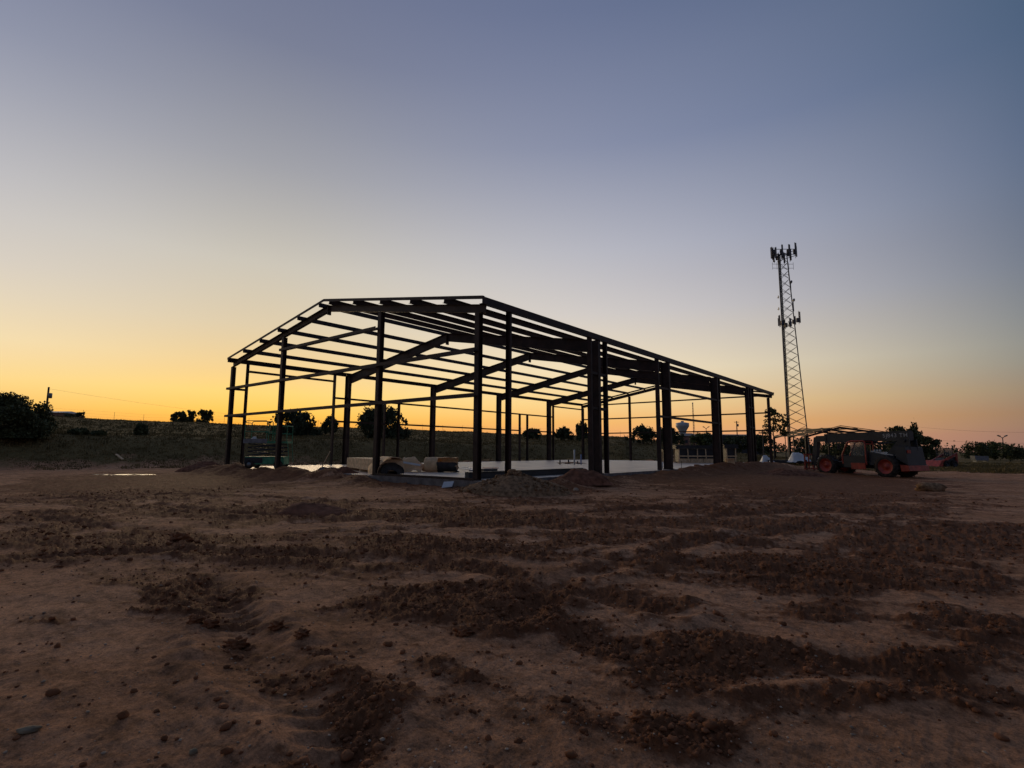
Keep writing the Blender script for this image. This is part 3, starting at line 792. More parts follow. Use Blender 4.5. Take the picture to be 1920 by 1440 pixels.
# flat lengths left on the floor
FL = 'loose strips and sheets lying on the slab'
def plank(name, px0, py0, px1, py1, w, h, m, label, cat, z0=.003, grp=FL):
    p, q = _unproj(px0, py0, 0), _unproj(px1, py1, 0)
    d = math.hypot(q[0] - p[0], q[1] - p[1]); o = MB().box(0, d, -w / 2, w / 2, 0, h).build(name, m)
    o.location = (p[0], p[1], z0); o.rotation_euler = (0, 0, math.atan2(q[1] - p[1], q[0] - p[0]))
    return tag(o, label, cat, grp)
plank('sheet_metal', 868, 879, 898, 882, .55, .02, WHITEP, 'pale sheet of metal lying flat between the paper roll and the corner column', 'metal sheet')
plank('flat_board', 905, 878, 935, 878, .22, .03, REDP, 'thin reddish board lying flat on the slab, farthest of the loose strips', 'board')
plank('trim_strip', 866, 875.5, 905, 882, .18, .03, WHITEP, 'narrow white strip pointing at the near corner column', 'trim strip')
plank('dark_channel', 905, 884.5, 930, 884, .30, .13, BLACKP, 'short black steel channel lying on the slab right of the near corner column', 'steel channel')
plank('grey_strip', 880, 883.5, 906, 883, .12, .04, GALV, 'narrow grey strip half hidden behind the near corner column', 'trim strip')
# long steel beam
p, q = (-1.15, .55, .003), (-.85, 7.6, .003)
e = oriented('steel_beam', p, q, .003); tag(e, 'long dark steel beam lying on the slab along the near right edge', 'steel beam')
MB().ibeam((0, 0, .12), (7.05, 0, .12), Z_, Y_, .24, .24, .16, .014, .01).build('beam_section', GREYM, e)
MB().box(-.016, -.002, -.09, .09, -.0, .25).build('end_plate', GREYM, e)
# plumbing stubs in a pit
px_, py_, _ = _unproj(1072, 869.5, 0)
o = mesh_obj('open_floor_pit', *(lambda n: ([(px_ + 1.1 * math.cos(6.283 * k / n) * (1 + .25 * math.sin(3.1 * k)) * RT[0] - .7 * math.sin(6.283 * k / n) * RT[1], py_ + 1.1 * math.cos(6.283 * k / n) * RT[1] + .7 * math.sin(6.283 * k / n) * RT[0], .012 + .03 * (k % 3)) for k in range(n)] + [(px_, py_, .14)], [(k, (k + 1) % n, n) for k in range(n)]))(22), MUDM)
tag(o, 'dark patch of soil left open in the slab round the plumbing pipes', 'soil patch')
for (px, py, top, r, m, lb) in ((1077, 872, 846, .055, WHITEPAINT, 'tall white plastic pipe standing in the slab'), (1089.5, 871, 853, .045, BLUEP, 'blue plastic pipe right of the tall white one'),
                                (1050, 871.5, 864, .05, BLACKP, 'short dark pipe stub, leftmost by the soil patch'), (1066, 869, 862, .055, BLACKP, 'short black pipe stub just left of the white pipe'),
                                (1083, 870, 865, .05, BLACKP, 'stubby black pipe between the white and blue pipes')):
    g = _unproj(px, py, 0); h = (py - top) * 39.8 / 996
    o = MB().lathe([(0.001, 0), (r, 0), (r, h), (r * .8, h), (r * .8, h - .05), (.001, h - .05)], 12).build('pipe_stub', m)
    o.location = (g[0], g[1], .003 if r < .05 else .02); tag(o, lb, 'pipe', 'plumbing pipes standing out of the slab')

# material racks near the far end
def rack(px, depth, wid, dp_, hgt, nposts, sheets, label, z=0.0, posts=WOOD, pal=True):
    x, y = gxy(px, depth); e = empty('material_rack', (x, y, z), a0 + .05); tag(e, label, 'material rack', 'timber racks at the far end of the slab')
    if pal:
        for k in range(3):
            MB().box(-wid / 2 + .02 + k * wid / 3, -wid / 2 + (k + 1) * wid / 3 - .03, -dp_ / 2, -dp_ / 2 + .1, .1, .36).build('front_board', WOOD, e)
    for yy in (-dp_ / 2 - .02, dp_ / 2 - .1): MB().box(-wid / 2, wid / 2, yy, yy + .1, 0.003, .09).build('bearer', WOOD, e)
    for k in range(nposts):
        x0 = -wid / 2 + .06 + (wid - .2) * k / max(nposts - 1, 1); t = random.uniform(-.07, .07)
        MB().bar((x0, -dp_ / 2 - .06, .1), (x0 + t, -dp_ / 2 - .06, hgt - .32), X_, Y_, (0, .08, 0, .035)).build('post', posts, e)
        MB().bar((x0, dp_ / 2, .1), (x0, dp_ / 2, hgt - .32), X_, Y_, (0, .08, 0, .035)).build('post', WOOD, e)
    MB().box(-wid / 2, wid / 2, -dp_ / 2 - .09, -dp_ / 2 - .062, .52, .62).build('rail', WOOD, e)
    for k in range(sheets):
        j = random.uniform(-.08, .08)
        MB().box(-wid / 2 - .15 + j, wid / 2 + .15 + j, -dp_ / 2 - .1, dp_ / 2, hgt - .31 + k * .075, hgt - .245 + k * .075).build('dark_sheet', BLACKP, e)
    MB().box(-wid / 2 + .1, wid / 2 - .1, -dp_ / 2 + .12, dp_ / 2 - .12, .1, hgt - .33).build('dark_contents', BLACKP, e)
    return e
rack(1302, 45.6, 3.3, 1.1, 1.5, 5, 4, 'wide timber rack of black sheets with five pale front posts', 0.003)
rack(1262, 49.0, 1.9, 1.0, 1.25, 3, 3, 'smaller dark sheet rack behind the left end of the wide rack', 0.003)
rack(1366, 47, .95, .9, 1.55, 2, 5, 'narrow stack of black sheets right of the third right column', 0.003, WOOD, False)
# cartons
def carton(px, py, w, d, h, m, label, z=.003, grp='boxes by the third right column'):
    g = _unproj(px, py, 0); e = empty('cardboard_box', (g[0], g[1], z), a0 + .1); tag(e, label, 'box', grp)
    MB().box(-w / 2, w / 2, -d / 2, d / 2, 0, h).build('box_body', m, e)
    MB().box(-w / 2, w / 2, -d / 2 - .14, -d / 2 + .0, h - .02, h + .0).build('box_flap', m, e)
carton(1369, 874.5, .46, .4, .52, KRAFT, 'brown cardboard box standing beside the third right column')
carton(1379, 872.5, .28, .3, .26, DARKW, 'small dark box right of the brown cardboard box')
# stake
g = _unproj(1273, 880, 0); o = MB().tube((0, 0, 0), (.02, 0, .42), .014, .012, 6).build('steel_stake', STEEL); o.location = (.25, g[1] + .1, ground_z(.25, g[1] + .1) - .02)
tag(o, 'thin steel stake standing at the slab edge past the second right column', 'stake')
# small white bucket by the second frame column
g = _unproj(1242, 878, 0); e = empty('plastic_bucket', (g[0] - .1, g[1], .003)); tag(e, 'small white plastic bucket between two columns on the right wall', 'bucket')
MB().lathe([(.001, 0), (.12, 0), (.145, .34), (.13, .34), (.11, .02), (.001, .02)], 16).build('bucket_body', WHITEP, e)
MB().path([(-.14, 0, .33), (-.1, .05, .42), (0, .06, .46), (.1, .05, .42), (.14, 0, .33)], .006, 5).build('bucket_handle', GALV, e)
# shovel
g = _unproj(604, 886, 0); zs = ground_z(g[0], g[1], False) + .40
e = empty('shovel', (g[0], g[1], zs), a0); tag(e, 'long handled shovel stuck in the small dirt heap, leaning right', 'shovel')
MB().tube((.03, 0, .22), (.30, .02, .78), .017, .016, 8).build('shaft', WOOD, e)
MB().tube((0, 0, .06), (.03, 0, .23), .024, .02, 8).build('socket', GALV, e)
MB().bar((-.03, 0, -.22), (0, 0, .08), X_, Y_, (-.05, .05, -.01, .01), (-.10, .10, -.012, .012)).build('blade', GALV, e)
# white board on the ground, tilted; plank on the bank
g = _unproj(838, 922, -.36); z = ground_z(g[0], g[1])
e = empty('white_board', (g[0], g[1], z + .03), a0 - .15); tag(e, 'small white board tilted on the dirt in front of the slab', 'board')
MB().bar((-.17, 0, 0), (.17, 0, 0), Vector((0, .82, .57)), Vector((0, -.57, .82)), (-.06, .26, 0, .02), (.02, .30, 0, .02)).build('board_face', WHITEP, e)
MB().bar((-.17, 0, 0), (.17, 0, 0), Vector((0, .82, .57)), Vector((0, -.57, .82)), (-.06, .26, -.09, -.002), (.02, .30, -.09, -.002)).build('board_backing', GALV, e)
pw = at(224, 857, 38); zz = ground_z(pw.x, pw.y)
o = MB().bar((-.25, 0, .05), (.2, .1, .42), Vector((.6, .1, -.7)).normalized(), Y_, (-.02, .02, -.12, .12)).build('plank', WOOD); o.location = (pw.x, pw.y, zz + .02); o.rotation_euler = (0, 0, a0 + math.pi)
tag(o, 'short pale plank leaning on the dirt far left of the frame', 'plank')

# ------------------------------------------------------------------ green scissor lift
def scissor_lift():
    e = empty('scissor_lift', (-15.75, .66, .003), a0 + .05)
    tag(e, 'green scissor lift with raised guard rails inside the left end of the frame', 'scissor lift')
    MB().box(-.98, .98, -.38, .38, .22, .62).build('chassis', GREENP, e)
    MB().box(-1.0, -.1, -.40, -.384, .28, .56).build('battery_door', GREYM, e)
    MB().box(-.05, .95, -.40, -.384, .28, .56).build('control_door', GREENP, e)
    for sx in (-.72, .72):
        for sy in (-.43, .43):
            w = MB().lathe([(.03, -.07), (.2, -.07), (.215, -.04), (.215, .04), (.2, .07), (.03, .07)], 20, 'y').build('wheel', RUBBER, e); w.location = (sx, sy, .217)
            r = MB().lathe([(.001, -.075), (.11, -.075), (.12, .06), (.001, .075)], 16, 'y').build('rim', GALV, w)
    for k in range(3):
        z0 = .66 + k * .2; z1 = z0 + .19
        for sy in (-.3, .3):
            MB().bar((-.9, sy, z0), (.9, sy, z1), Y_, Z_, (-.02, .02, 0, .05)).build('scissor_arm', GREYM, e)
            MB().bar((-.9, sy + .045, z1), (.9, sy + .045, z0), Y_, Z_, (-.02, .02, 0, .05)).build('scissor_arm', GREYM, e)
    MB().box(-1.1, 1.1, -.42, .42, 1.30, 1.40).build('platform', GREENP, e)
    MB().box(-1.1, .1, -.44, -.425, 1.30, 1.52).build('toe_board', GALV, e)
    def rail(pts, n='guard_rail'): MB().path(pts, .02, 6).build(n, GREENP, e)
    for y in (-.40, .40):
        rail([(-1.06, y, 1.40), (-1.06, y, 2.36), (-1.0, y, 2.45), (.0, y, 2.46), (.05, y, 2.38), (.05, y, 1.40)])
        rail([(.15, y, 1.40), (.15, y, 2.2), (1.08, y, 2.2), (1.08, y, 1.40)])
        rail([(-1.06, y, 1.9), (.05, y, 1.9)], 'mid_rail'); rail([(.15, y, 1.8), (1.08, y, 1.8)], 'mid_rail')
    rail([(-1.06, -.40, 2.36), (-1.06, .40, 2.36)]); rail([(1.08, -.40, 2.2), (1.08, .40, 2.2)])
    MB().path([(1.09, -.3, 1.42), (1.22, -.3, .3)], .018).path([(1.09, .3, 1.42), (1.22, .3, .3)], .018).build('ladder', GREENP, e)
    return e
scissor_lift()
bag = lumps('white_rag', np.array([[0, 0, 0.0], [.22, .03, 0], [.12, 0, .05]]), np.array([.11, .08, .13]), 1, WHITEP, .35, .9)
e_ = Matrix.Rotation(a0, 3, 'Z') @ Vector((-.75, -.1, 0)); bag.location = (-15.75 + e_.x, .66 + e_.y, 1.41)
tag(bag, 'crumpled white plastic on the deck of the green lift', 'plastic bag')

# ------------------------------------------------------------------ telehandler
def wheel(e, x, y, r=.71, w=.48, hub=REDP, side=1):
    t = MB()
    prof = [(r * .66, -w / 2), (r * .88, -w / 2), (r * .97, -w * .40), (r, -w * .2), (r, w * .2), (r * .97, w * .40), (r * .88, w / 2), (r * .66, w / 2)]
    wo_ = empty('wheel', (x, y, r - .03)); wo_.parent = e
    t.lathe(prof, 36, 'y').build('tyre', RUBBER, wo_)
    g = MB()
    for k in range(18):
        for s in (-1, 1):
            a = 2 * math.pi * (k + (.25 if s > 0 else -.25)) / 18
            d = Vector((math.cos(a), 0, math.sin(a))); tn = Vector((-math.sin(a), 0, math.cos(a)))
            p0 = d * (r - .01) + Vector((0, s * .01, 0)); p1 = d * (r - .03) + Vector((0, s * w * .47, 0)) + tn * .10
            g.bar(p0, p1, tn, d, (-.028, .028, 0, .05))
    g.build('tread', RUBBER, wo_)
    h = MB().lathe([(.001, side * w * .30), (r * .2, side * w * .30), (r * .24, side * w * .18), (r * .48, side * w * .16), (r * .6, side * w * .40), (r * .68, side * w * .49), (r * .68, -side * w * .3), (.001, -side * w * .3)], 28, 'y').build('rim', hub, wo_)
    return wo_
def telehandler():
    # rear axle position and heading measured in the photo
    fh = np.array([FW[0], FW[1]]); fh /= np.hypot(*fh); rh = np.array([fh[1], -fh[0]])
    rl = CAM[:2] + rh * 25.25 + fh * 35.2
    hd = -rh * math.cos(R_(66)) + fh * math.sin(R_(66))
    z = ground_z(rl[0], rl[1], False)
    e = empty('telehandler', (rl[0], rl[1], z), math.atan2(hd[1], hd[0]))
    tag(e, 'red and dark grey telehandler with its boom lowered, parked right of the frame', 'telehandler')
    WB = 4.1; T = 1.0
    for x in (0, WB):
        for s in (1, -1): wheel(e, x, s * T, side=s)
    # chassis
    MB().bar((-1.15, 0, .62), (4.55, 0, .62), Y_, Z_, (-.55, .55, -.1, .32)).build('chassis', GREYM, e)
    for x in (0, WB): MB().tube((x, -.8, .63), (x, .8, .63), .14, .14, 12).build('axle', GREYM, e)
    MB().hexa([(-1.35, -1.05, .45), (-.85, -1.05, .40), (-.85, 1.05, .40), (-1.35, 1.05, .45)], [(-1.30, -1.05, .78), (-.80, -1.05, .82), (-.80, 1.05, .82), (-1.30, 1.05, .78)]).build('rear_bumper', REDP, e)
    MB().hexa([(-1.25, -.95, .79), (-.55, -.95, 1.2), (-.55, .95, 1.2), (-1.25, .95, .79)], [(-1.1, -.9, 1.95), (-.45, -.9, 2.0), (-.45, .9, 2.0), (-1.1, .9, 1.95)]).build('counterweight', GREYM, e)
    # boom towers carrying the pivot
    for y in (-.42, .34):
        MB().hexa([(-1.15, y, 1.3), (.5, y, 1.3), (.5, y + .07, 1.3), (-1.15, y + .07, 1.3)], [(-1.1, y, 2.44), (-.45, y, 2.44), (-.45, y + .07, 2.44), (-1.1, y + .07, 2.44)]).build('boom_tower', GREYM, e)
    MB().tube((-.78, -.5, 2.36), (-.78, .48, 2.36), .10, .10, 14).build('boom_pivot', GREYM, e)
    # boom
    b0, b1 = Vector((-1.0, -.03, 2.66)), Vector((4.75, -.03, 2.58))
    d = (b1 - b0).normalized(); n = Vector((-d.z, 0, d.x))
    bm = MB().bar(b0, b1, n, Y_, (-.29, .29, -.24, .24)).build('boom', GREYM, e)
    i0, i1 = b1 + d * .0, b1 + d * .75
    MB().bar(b1 - d * .02, i1, n, Y_, (-.22, .22, -.18, .18)).build('inner_boom', GREYM, bm)
    MB().bar(b0 + d * .0 + n * .292, b1 + n * .292, n, Y_, (0, .05, -.1, .1)).build('hose_tray', BLACKP, bm)
    MB().bar(b1 - d * .12, b1, n, Y_, (-.33, .33, -.28, .28)).build('boom_collar', GREYM, bm)
    MB().tube(b0 + d * 1.4 - n * .42, b0 + d * 3.1 - n * .36, .07, .07, 10).build('lift_cylinder', GALV, e)
    # lettering on the boom side
    adv = 0.0
    for ch in 'SJ843 TH':
        if ch == ' ': adv += .13; continue
        fc = bpy.data.curves.new('letter', 'FONT'); fc.body = ch; fc.size = .36; fc.extrude = .002; fc.align_x = 'LEFT'
        fo = bpy.data.objects.new('tmp', fc); COL.objects.link(fo)
        bpy.context.view_layer.update()
        me = bpy.data.meshes.new_from_object(fo.evaluated_get(bpy.context.evaluated_depsgraph_get())); bpy.data.objects.remove(fo)
        me.name = 'letter'; me.materials.clear(); me.materials.append(WHITEPAINT)
        wid = max(v.co.x for v in me.vertices)
        to = bpy.data.objects.new('letter', me); COL.objects.link(to); to.parent = bm
        bs = b0 + d * (1.62 - adv) + Vector((0, .245, 0)) - n * .06
        to.matrix_local = Matrix(((-d.x, n.x, 0, bs.x), (0, 0, 1, bs.y), (-d.z, n.z, 0, bs.z), (0, 0, 0, 1)))
        adv += wid + .04
    # boom head, carriage and forks
    h0 = i1
    MB().hexa([(h0.x - .15, -.2, h0.z + .18), (h0.x + .18, -.2, h0.z + .12), (h0.x + .18, .14, h0.z + .12), (h0.x - .15, .14, h0.z + .18)], [(h0.x + .15, -.2, .62), (h0.x + .50, -.2, .62), (h0.x + .50, .14, .62), (h0.x + .15, .14, .62)][::1]).build('boom_head', GREYM, e)
    cx = h0.x + .62
    cr = MB()
    for z0 in (.28, .78, 1.35): cr.box(cx, cx + .07, -.72, .72, z0, z0 + .1)
    for y in (-.72, -.26, .2, .64): cr.box(cx - .03, cx + .04, y, y + .08, .28, 1.45)
    cr.build('carriage', REDP, e)
    for y in (-.45, .39):
        MB().box(cx + .075, cx + .125, y - .06, y + .06, .2, 1.0).bar((cx + .075, y, .17), (cx + 1.25, y, .15), Y_, Z_, (-.06, .06, 0, .05), (-.05, .05, 0, .015)).build('fork', GREYM, e)
    # cab on the left
    cb = empty('cab', (0, 0, 0)); cb.parent = e
    x0, x1, y0, y1 = 1.25, 2.75, .28, 1.12
    fr = MB()
    for y in (y0, y1):
        fr.path([(x0, y, .75), (x0, y, 2.15), (x0 + .08, y, 2.36), (x1 - .55, y, 2.36), (x1 - .28, y, 2.25), (x1 + .12, y, 1.45), (x1 + .1, y, .8)], .05, 8)
        fr.path([(x0, y, .85), (x1 + .1, y, .85)], .05, 8)
    for p in ((x0, 2.15), (x1 - .55, 2.36), (x0 + .08, 2.36)): fr.tube((p[0], y0, p[1]), (p[0], y1, p[1]), .045, .045, 8)
    fr.build('cab_frame', REDP, cb)
    MB().box(x0 + .02, x1 - .45, y0 - .02, y1 + .02, 2.37, 2.41).build('cab_roof', GREYM, cb)
    MB().hexa([(x0 + .05, y1 + .01, .60), (x1 + .05, y1 + .01, .60), (x1 + .05, y1 + .05, .60), (x0 + .05, y1 + .05, .60)], [(x0 + .05, y1 + .01, 1.32), (x1 + .0, y1 + .01, 1.32), (x1 + .0, y1 + .05, 1.32), (x0 + .05, y1 + .05, 1.32)]).build('cab_door', GREYM, cb)
    MB().box(x0 + .0, x0 + .95, y1 + .06, y1 + .16, .46, .88).build('step_box', REDP, cb)
    MB().box(x0 + .35, x0 + .8, y1 + .02, y1 + .2, .20, .24).build('step', REDP, cb)
    MB().box(x0 + .25, x0 + .75, y0 + .15, y1 - .15, 1.0, 1.12).box(x0 + .18, x0 + .28, y0 + .15, y1 - .15, 1.1, 1.72).build('seat', BLACKP, cb)
    sw = MB()
    for k in range(16):
        a, b = 2 * math.pi * k / 16, 2 * math.pi * (k + 1) / 16
        f_ = lambda t: (2.18 + .17 * math.cos(t) * .75, .7 + .19 * math.sin(t), 1.60 + .17 * math.cos(t) * .55)
        sw.tube(f_(a), f_(b), .016, .016, 5, False)
    sw.path([(2.18, .7, 1.60), (2.45, .7, 1.15)], .025, 6).build('steering_wheel', BLACKP, cb)
    MB().hexa([(2.42, .3, .9), (2.8, .3, .9), (2.8, 1.08, .9), (2.42, 1.08, .9)], [(2.42, .3, 1.36), (2.72, .3, 1.30), (2.72, 1.08, 1.30), (2.42, 1.08, 1.36)]).build('dashboard', BLACKP, cb)
    # engine cover behind the cab, right side pod, fenders, exhaust, lamps
    MB().hexa([(-.45, -1.05, .75), (1.15, -1.05, .75), (1.15, 1.0, .75), (-.45, 1.0, .75)], [(-.4, -1.0, 1.36), (1.12, -1.0, 1.62), (1.12, .95, 1.62), (-.4, .95, 1.36)]).build('engine_cover', GREYM, e)
    MB().hexa([(1.3, -1.08, .6), (2.9, -1.08, .6), (2.9, -.4, .6), (1.3, -.4, .6)], [(1.3, -1.05, 1.5), (2.8, -1.05, 1.3), (2.8, -.42, 1.3), (1.3, -.42, 1.5)]).build('engine_pod', GREYM, e)
    MB().bar((-.40, .985, 1.42), (1.0, .985, 1.68), Y_, Z_, (0, .02, -.02, .025)).build('cover_edge_trim', WHITEPAINT, e)
    for x in (.62, .80, .98): MB().lathe([(.001, 0), (.055, 0), (.06, .16), (.001, .19)], 12, 'z', (x, .6, 1.60)).build('filler_cap', WHITEPAINT, e)
    fd = MB(); n_ = 10
    for k in range(n_):
        a, b = R_(20 + 130 * k / n_), R_(20 + 130 * (k + 1) / n_)
        q = lambda t, rr: (WB + rr * math.cos(t), .63 + rr * math.sin(t))
        (xa, za), (xb, zb), (xc, zc), (xd, zd) = q(a, .74), q(b, .74), q(b, .70), q(a, .70)
        fd.hexa([(xa, .78, za), (xb, .78, zb), (xc, .78, zc), (xd, .78, zd)], [(xa, 1.18, za), (xb, 1.18, zb), (xc, 1.18, zc), (xd, 1.18, zd)])
    fd.build('front_fender', GREYM, e)
    MB().hexa([(WB + .55, .8, .98), (WB + .78, .8, .75), (WB + .78, 1.16, .75), (WB + .55, 1.16, .98)], [(WB + .35, .8, 1.36), (WB + .60, .8, 1.15), (WB + .60, 1.16, 1.15), (WB + .35, 1.16, 1.36)]).build('fender_flap', WHITEP, e)
    MB().tube((.3, -.9, 1.4), (.3, -.9, 2.25), .05, .05, 10).build('exhaust_pipe', BLACKP, e)
    MB().box(-1.22, -1.16, .55, .85, 1.55, 1.75).build('tail_lamp', REDP, e)
    MB().path([(b0.x + .5, .2, 2.30), (.9, .3, 2.18), (1.1, .2, 2.32), (3.2, .27, 2.30), (4.6, .26, 2.28)], .022, 6).path([(b0.x + .5, .14, 2.28), (1.0, .36, 2.1), (1.3, .25, 2.26), (4.6, .3, 2.2)], .018, 6).build('hydraulic_hose', BLACKP, e)
    for xx in (-.2, .25, .7): MB().box(xx, xx + .22, .952, .975, .95, 1.22).build('cooling_grille', BLACKP, e)
    MB().path([(x0 - .08, y1 + .02, 1.0), (x0 - .08, y1 + .02, 1.9)], .02, 6).build('grab_rail', BLACKP, cb)
    MB().box(x0 + .06, x1 - .5, y1 - .008, y1 + .004, 1.36, 2.28).build('door_window', GLASSM, cb)
    MB().path([(2.85, 1.1, 1.95), (2.95, 1.3, 2.0)], .015, 6).box(2.92, 2.98, 1.25, 1.45, 1.8, 2.12).build('mirror', BLACKP, e)
    return e
telehandler()

# ------------------------------------------------------------------ compact loader beyond it
def loader():
    x, y = gxy(1768, 58); z = ground_z(x, y, False)
    e = empty('compact_loader', (x, y, z + .0), a0 + math.pi + .25)
    tag(e, 'small red loader with a dark canopy parked behind the telehandler', 'loader')
    for xx in (-.55, .55):
        for s in (-1, 1): wheel(e, xx, s * .62, .38, .26, GREYM, s)
    MB().hexa([(-1.15, -.5, .35), (.95, -.5, .35), (.95, .5, .35), (-1.15, .5, .35)], [(-1.1, -.48, 1.15), (.55, -.48, .95), (.55, .48, .95), (-1.1, .48, 1.15)]).build('body', GREYM, e)
    for s in (-1, 1):
        MB().bar((-1.05, s * .6, 1.45), (.95, s * .6, .62), Y_, Z_, (-.06, .06, -.12, .12)).bar((.95, s * .6, .70), (1.35, s * .6, .25), Y_, Z_, (-.06, .06, -.1, .1)).build('lift_arm', REDP, e)
        MB().bar((-1.0, s * .6, .5), (-1.0, s * .6, 1.5), X_, Y_, (-.1, .1, -.06, .06)).build('arm_post', REDP, e)
    MB().hexa([(1.30, -.85, .1), (1.95, -.85, .06), (1.95, .85, .06), (1.30, .85, .1)], [(1.25, -.85, .75), (1.45, -.85, .72), (1.45, .85, .72), (1.25, .85, .75)]).build('bucket', REDP, e)
    cb = MB()
    for xx in (-.75, .45):
        for s in (-1, 1): cb.tube((xx, s * .42, .95), (xx, s * .42, 1.98), .035, .035, 6)
    cb.build('cab_posts', GREYM, e)
    MB().box(-.85, .55, -.5, .5, 1.98, 2.06).build('canopy', GREYM, e)
    for s in (-1, 1): MB().box(-.7, .4, s * .42 - .006, s * .42 + .006, 1.25, 1.95).build('side_window', GLASSM, e)
    MB().box(-.45, .05, -.25, .25, 1.0, 1.1).box(-.5, -.4, -.25, .25, 1.1, 1.6).build('seat', BLACKP, e)
    return e
loader()

# ------------------------------------------------------------------ second steel frame
def small_frame():
    c = at(1556, 862, 76); zb = -.62
    e = empty('small_steel_frame', (c.x, c.y, zb), a0 + .06)
    tag(e, 'smaller red steel building frame with a low gable roof, beyond the telehandler', 'steel frame')
    hw, eh, rh_ = 8.2, 3.95, 5.25
    hl_, hr_ = -5.0, 10.4
    def zr(x): return rh_ - (rh_ - eh) * (x / hl_ if x < 0 else x / hr_)
    ys = (-2.6, 1.4, 5.4)
    for y in ys:
        for x in (hl_, hr_): MB().ibeam((x, y, 0), (x, y, zr(x) - .2), X_, Y_, .26, .26, .2, .02, .02).build('column', STEEL, e)
        for x in (hl_, hr_): MB().bar((x, y, zr(x)), (0, y, zr(0)), Z_, Y_, (-.42, -.16, -.08, .08)).build('rafter', STEEL, e)
    for x in (-1.9, 3.6, 7.6): MB().bar((x, 5.4, 0), (x, 5.4, zr(x) - .42), X_, Y_, (-.07, .07, -.07, .07)).build('column', STEEL, e)
    for k in range(1, 5):
        for x in (hl_ * k / 4.2, hr_ * k / 4.2): MB().bar((x, -2.7, zr(x)), (x, 5.5, zr(x)), Z_, X_, (-.155, 0, -.04, .04)).build('purlin', STEEL, e)
    for x in (hl_, hr_): MB().bar((x, -2.7, zr(x)), (x, 5.5, zr(x)), Z_, X_, (-.155, 0, -.06, .06)).build('eave_strut', STEEL, e)
    for x in (hl_, hr_):
        for y in (-2.74, 5.54): MB().bar((x, y, zr(x) + .01), (0, y, zr(0) + .01), Z_, Y_, (-.09, .0, -.03, .03)).build('rake_angle', STEEL, e)
    return e
sf = small_frame()
pd.location = (sf.location.x, sf.location.y, -.62); pd.rotation_euler = (0, 0, a0 + .06)
tag(pd, 'second pale concrete pad under the smaller steel frame', kind='structure')

# plastic covered goods and steel bundle between the two frames
def tarp(px, depth, lw, h, label, seed, zo=0.0):
    x, y = gxy(px, depth); z = ground_z(x, y, False)
    v, f = crumple(22, 18, lw, lw * .8, h, seed, .5); v[:, 0] -= lw / 2
    o = np_mesh('plastic_tarp', v, f, WHITEP, None, False); o.location = (x, y, z + zo); o.rotation_euler = (0, 0, a0)
    return tag(o, label, 'tarp', 'white plastic covers between the two frames')
tarp(1495, 55, 2.1, 1.0, 'white plastic cover heaped over goods, left of the telehandler', 3, .25)
tarp(1435, 56, 1.2, .75, 'small white plastic heap beside the far right corner column', 9, .2)
x, y = gxy(1470, 56); z = ground_z(x, y, False)
e = empty('steel_bundle', (x, y, z), a0); tag(e, 'low dark bundle of steel channels on blocks, under the white plastic', 'steel bundle')
for k in range(4):
    for j in range(2): MB().csec((-2.0, -.5 + k * .26, .14 + j * .17), (2.1, -.5 + k * .26, .14 + j * .17), Z_, Y_, .16, .2, .02).build('channel', GREYM, e)
for xx in (-1.5, 1.5): MB().box(xx, xx + .12, -.55, .6, 0, .135).build('block', WOOD, e)
# boxes of white litter by the small frame
for px, s, lb in ((1445, .22, 'scrap of white wrapping on the ground left of the white heap'), (1530, .30, 'white bag lying beyond the telehandler forks')):
    x, y = gxy(px, 54); o = lumps('white_bag', np.array([[0, 0, 0], [s * .8, .05, 0], [s * .3, 0, s * .5]]), np.array([s, s * .7, s * .6]), 1, WHITEP, .3, .8); o.location = (x, y, ground_z(x, y, False) + .2 * (px < 1500)); tag(o, lb, 'plastic bag')
# pale shed panel in the grass at the right
x, y = gxy(1835, 88); z = ground_z(x, y, False)
e = empty('utility_cabinet', (x, y, z), a0 - .05); tag(e, 'pale grey box standing in the grass before the trees at the right', 'utility box')
MB().hexa([(-1.0, -.5, .3), (1.05, -.5, .25), (1.05, .5, .25), (-1.0, .5, .3)], [(-1.15, -.5, 1.05), (1.05, -.5, 1.0), (1.05, .5, 1.0), (-1.15, .5, 1.05)]).build('box_body', GALV, e)
for xx in (-.8, .8): MB().box(xx, xx + .12, -.4, .4, -.1, .29).build('skid', GALV, e)

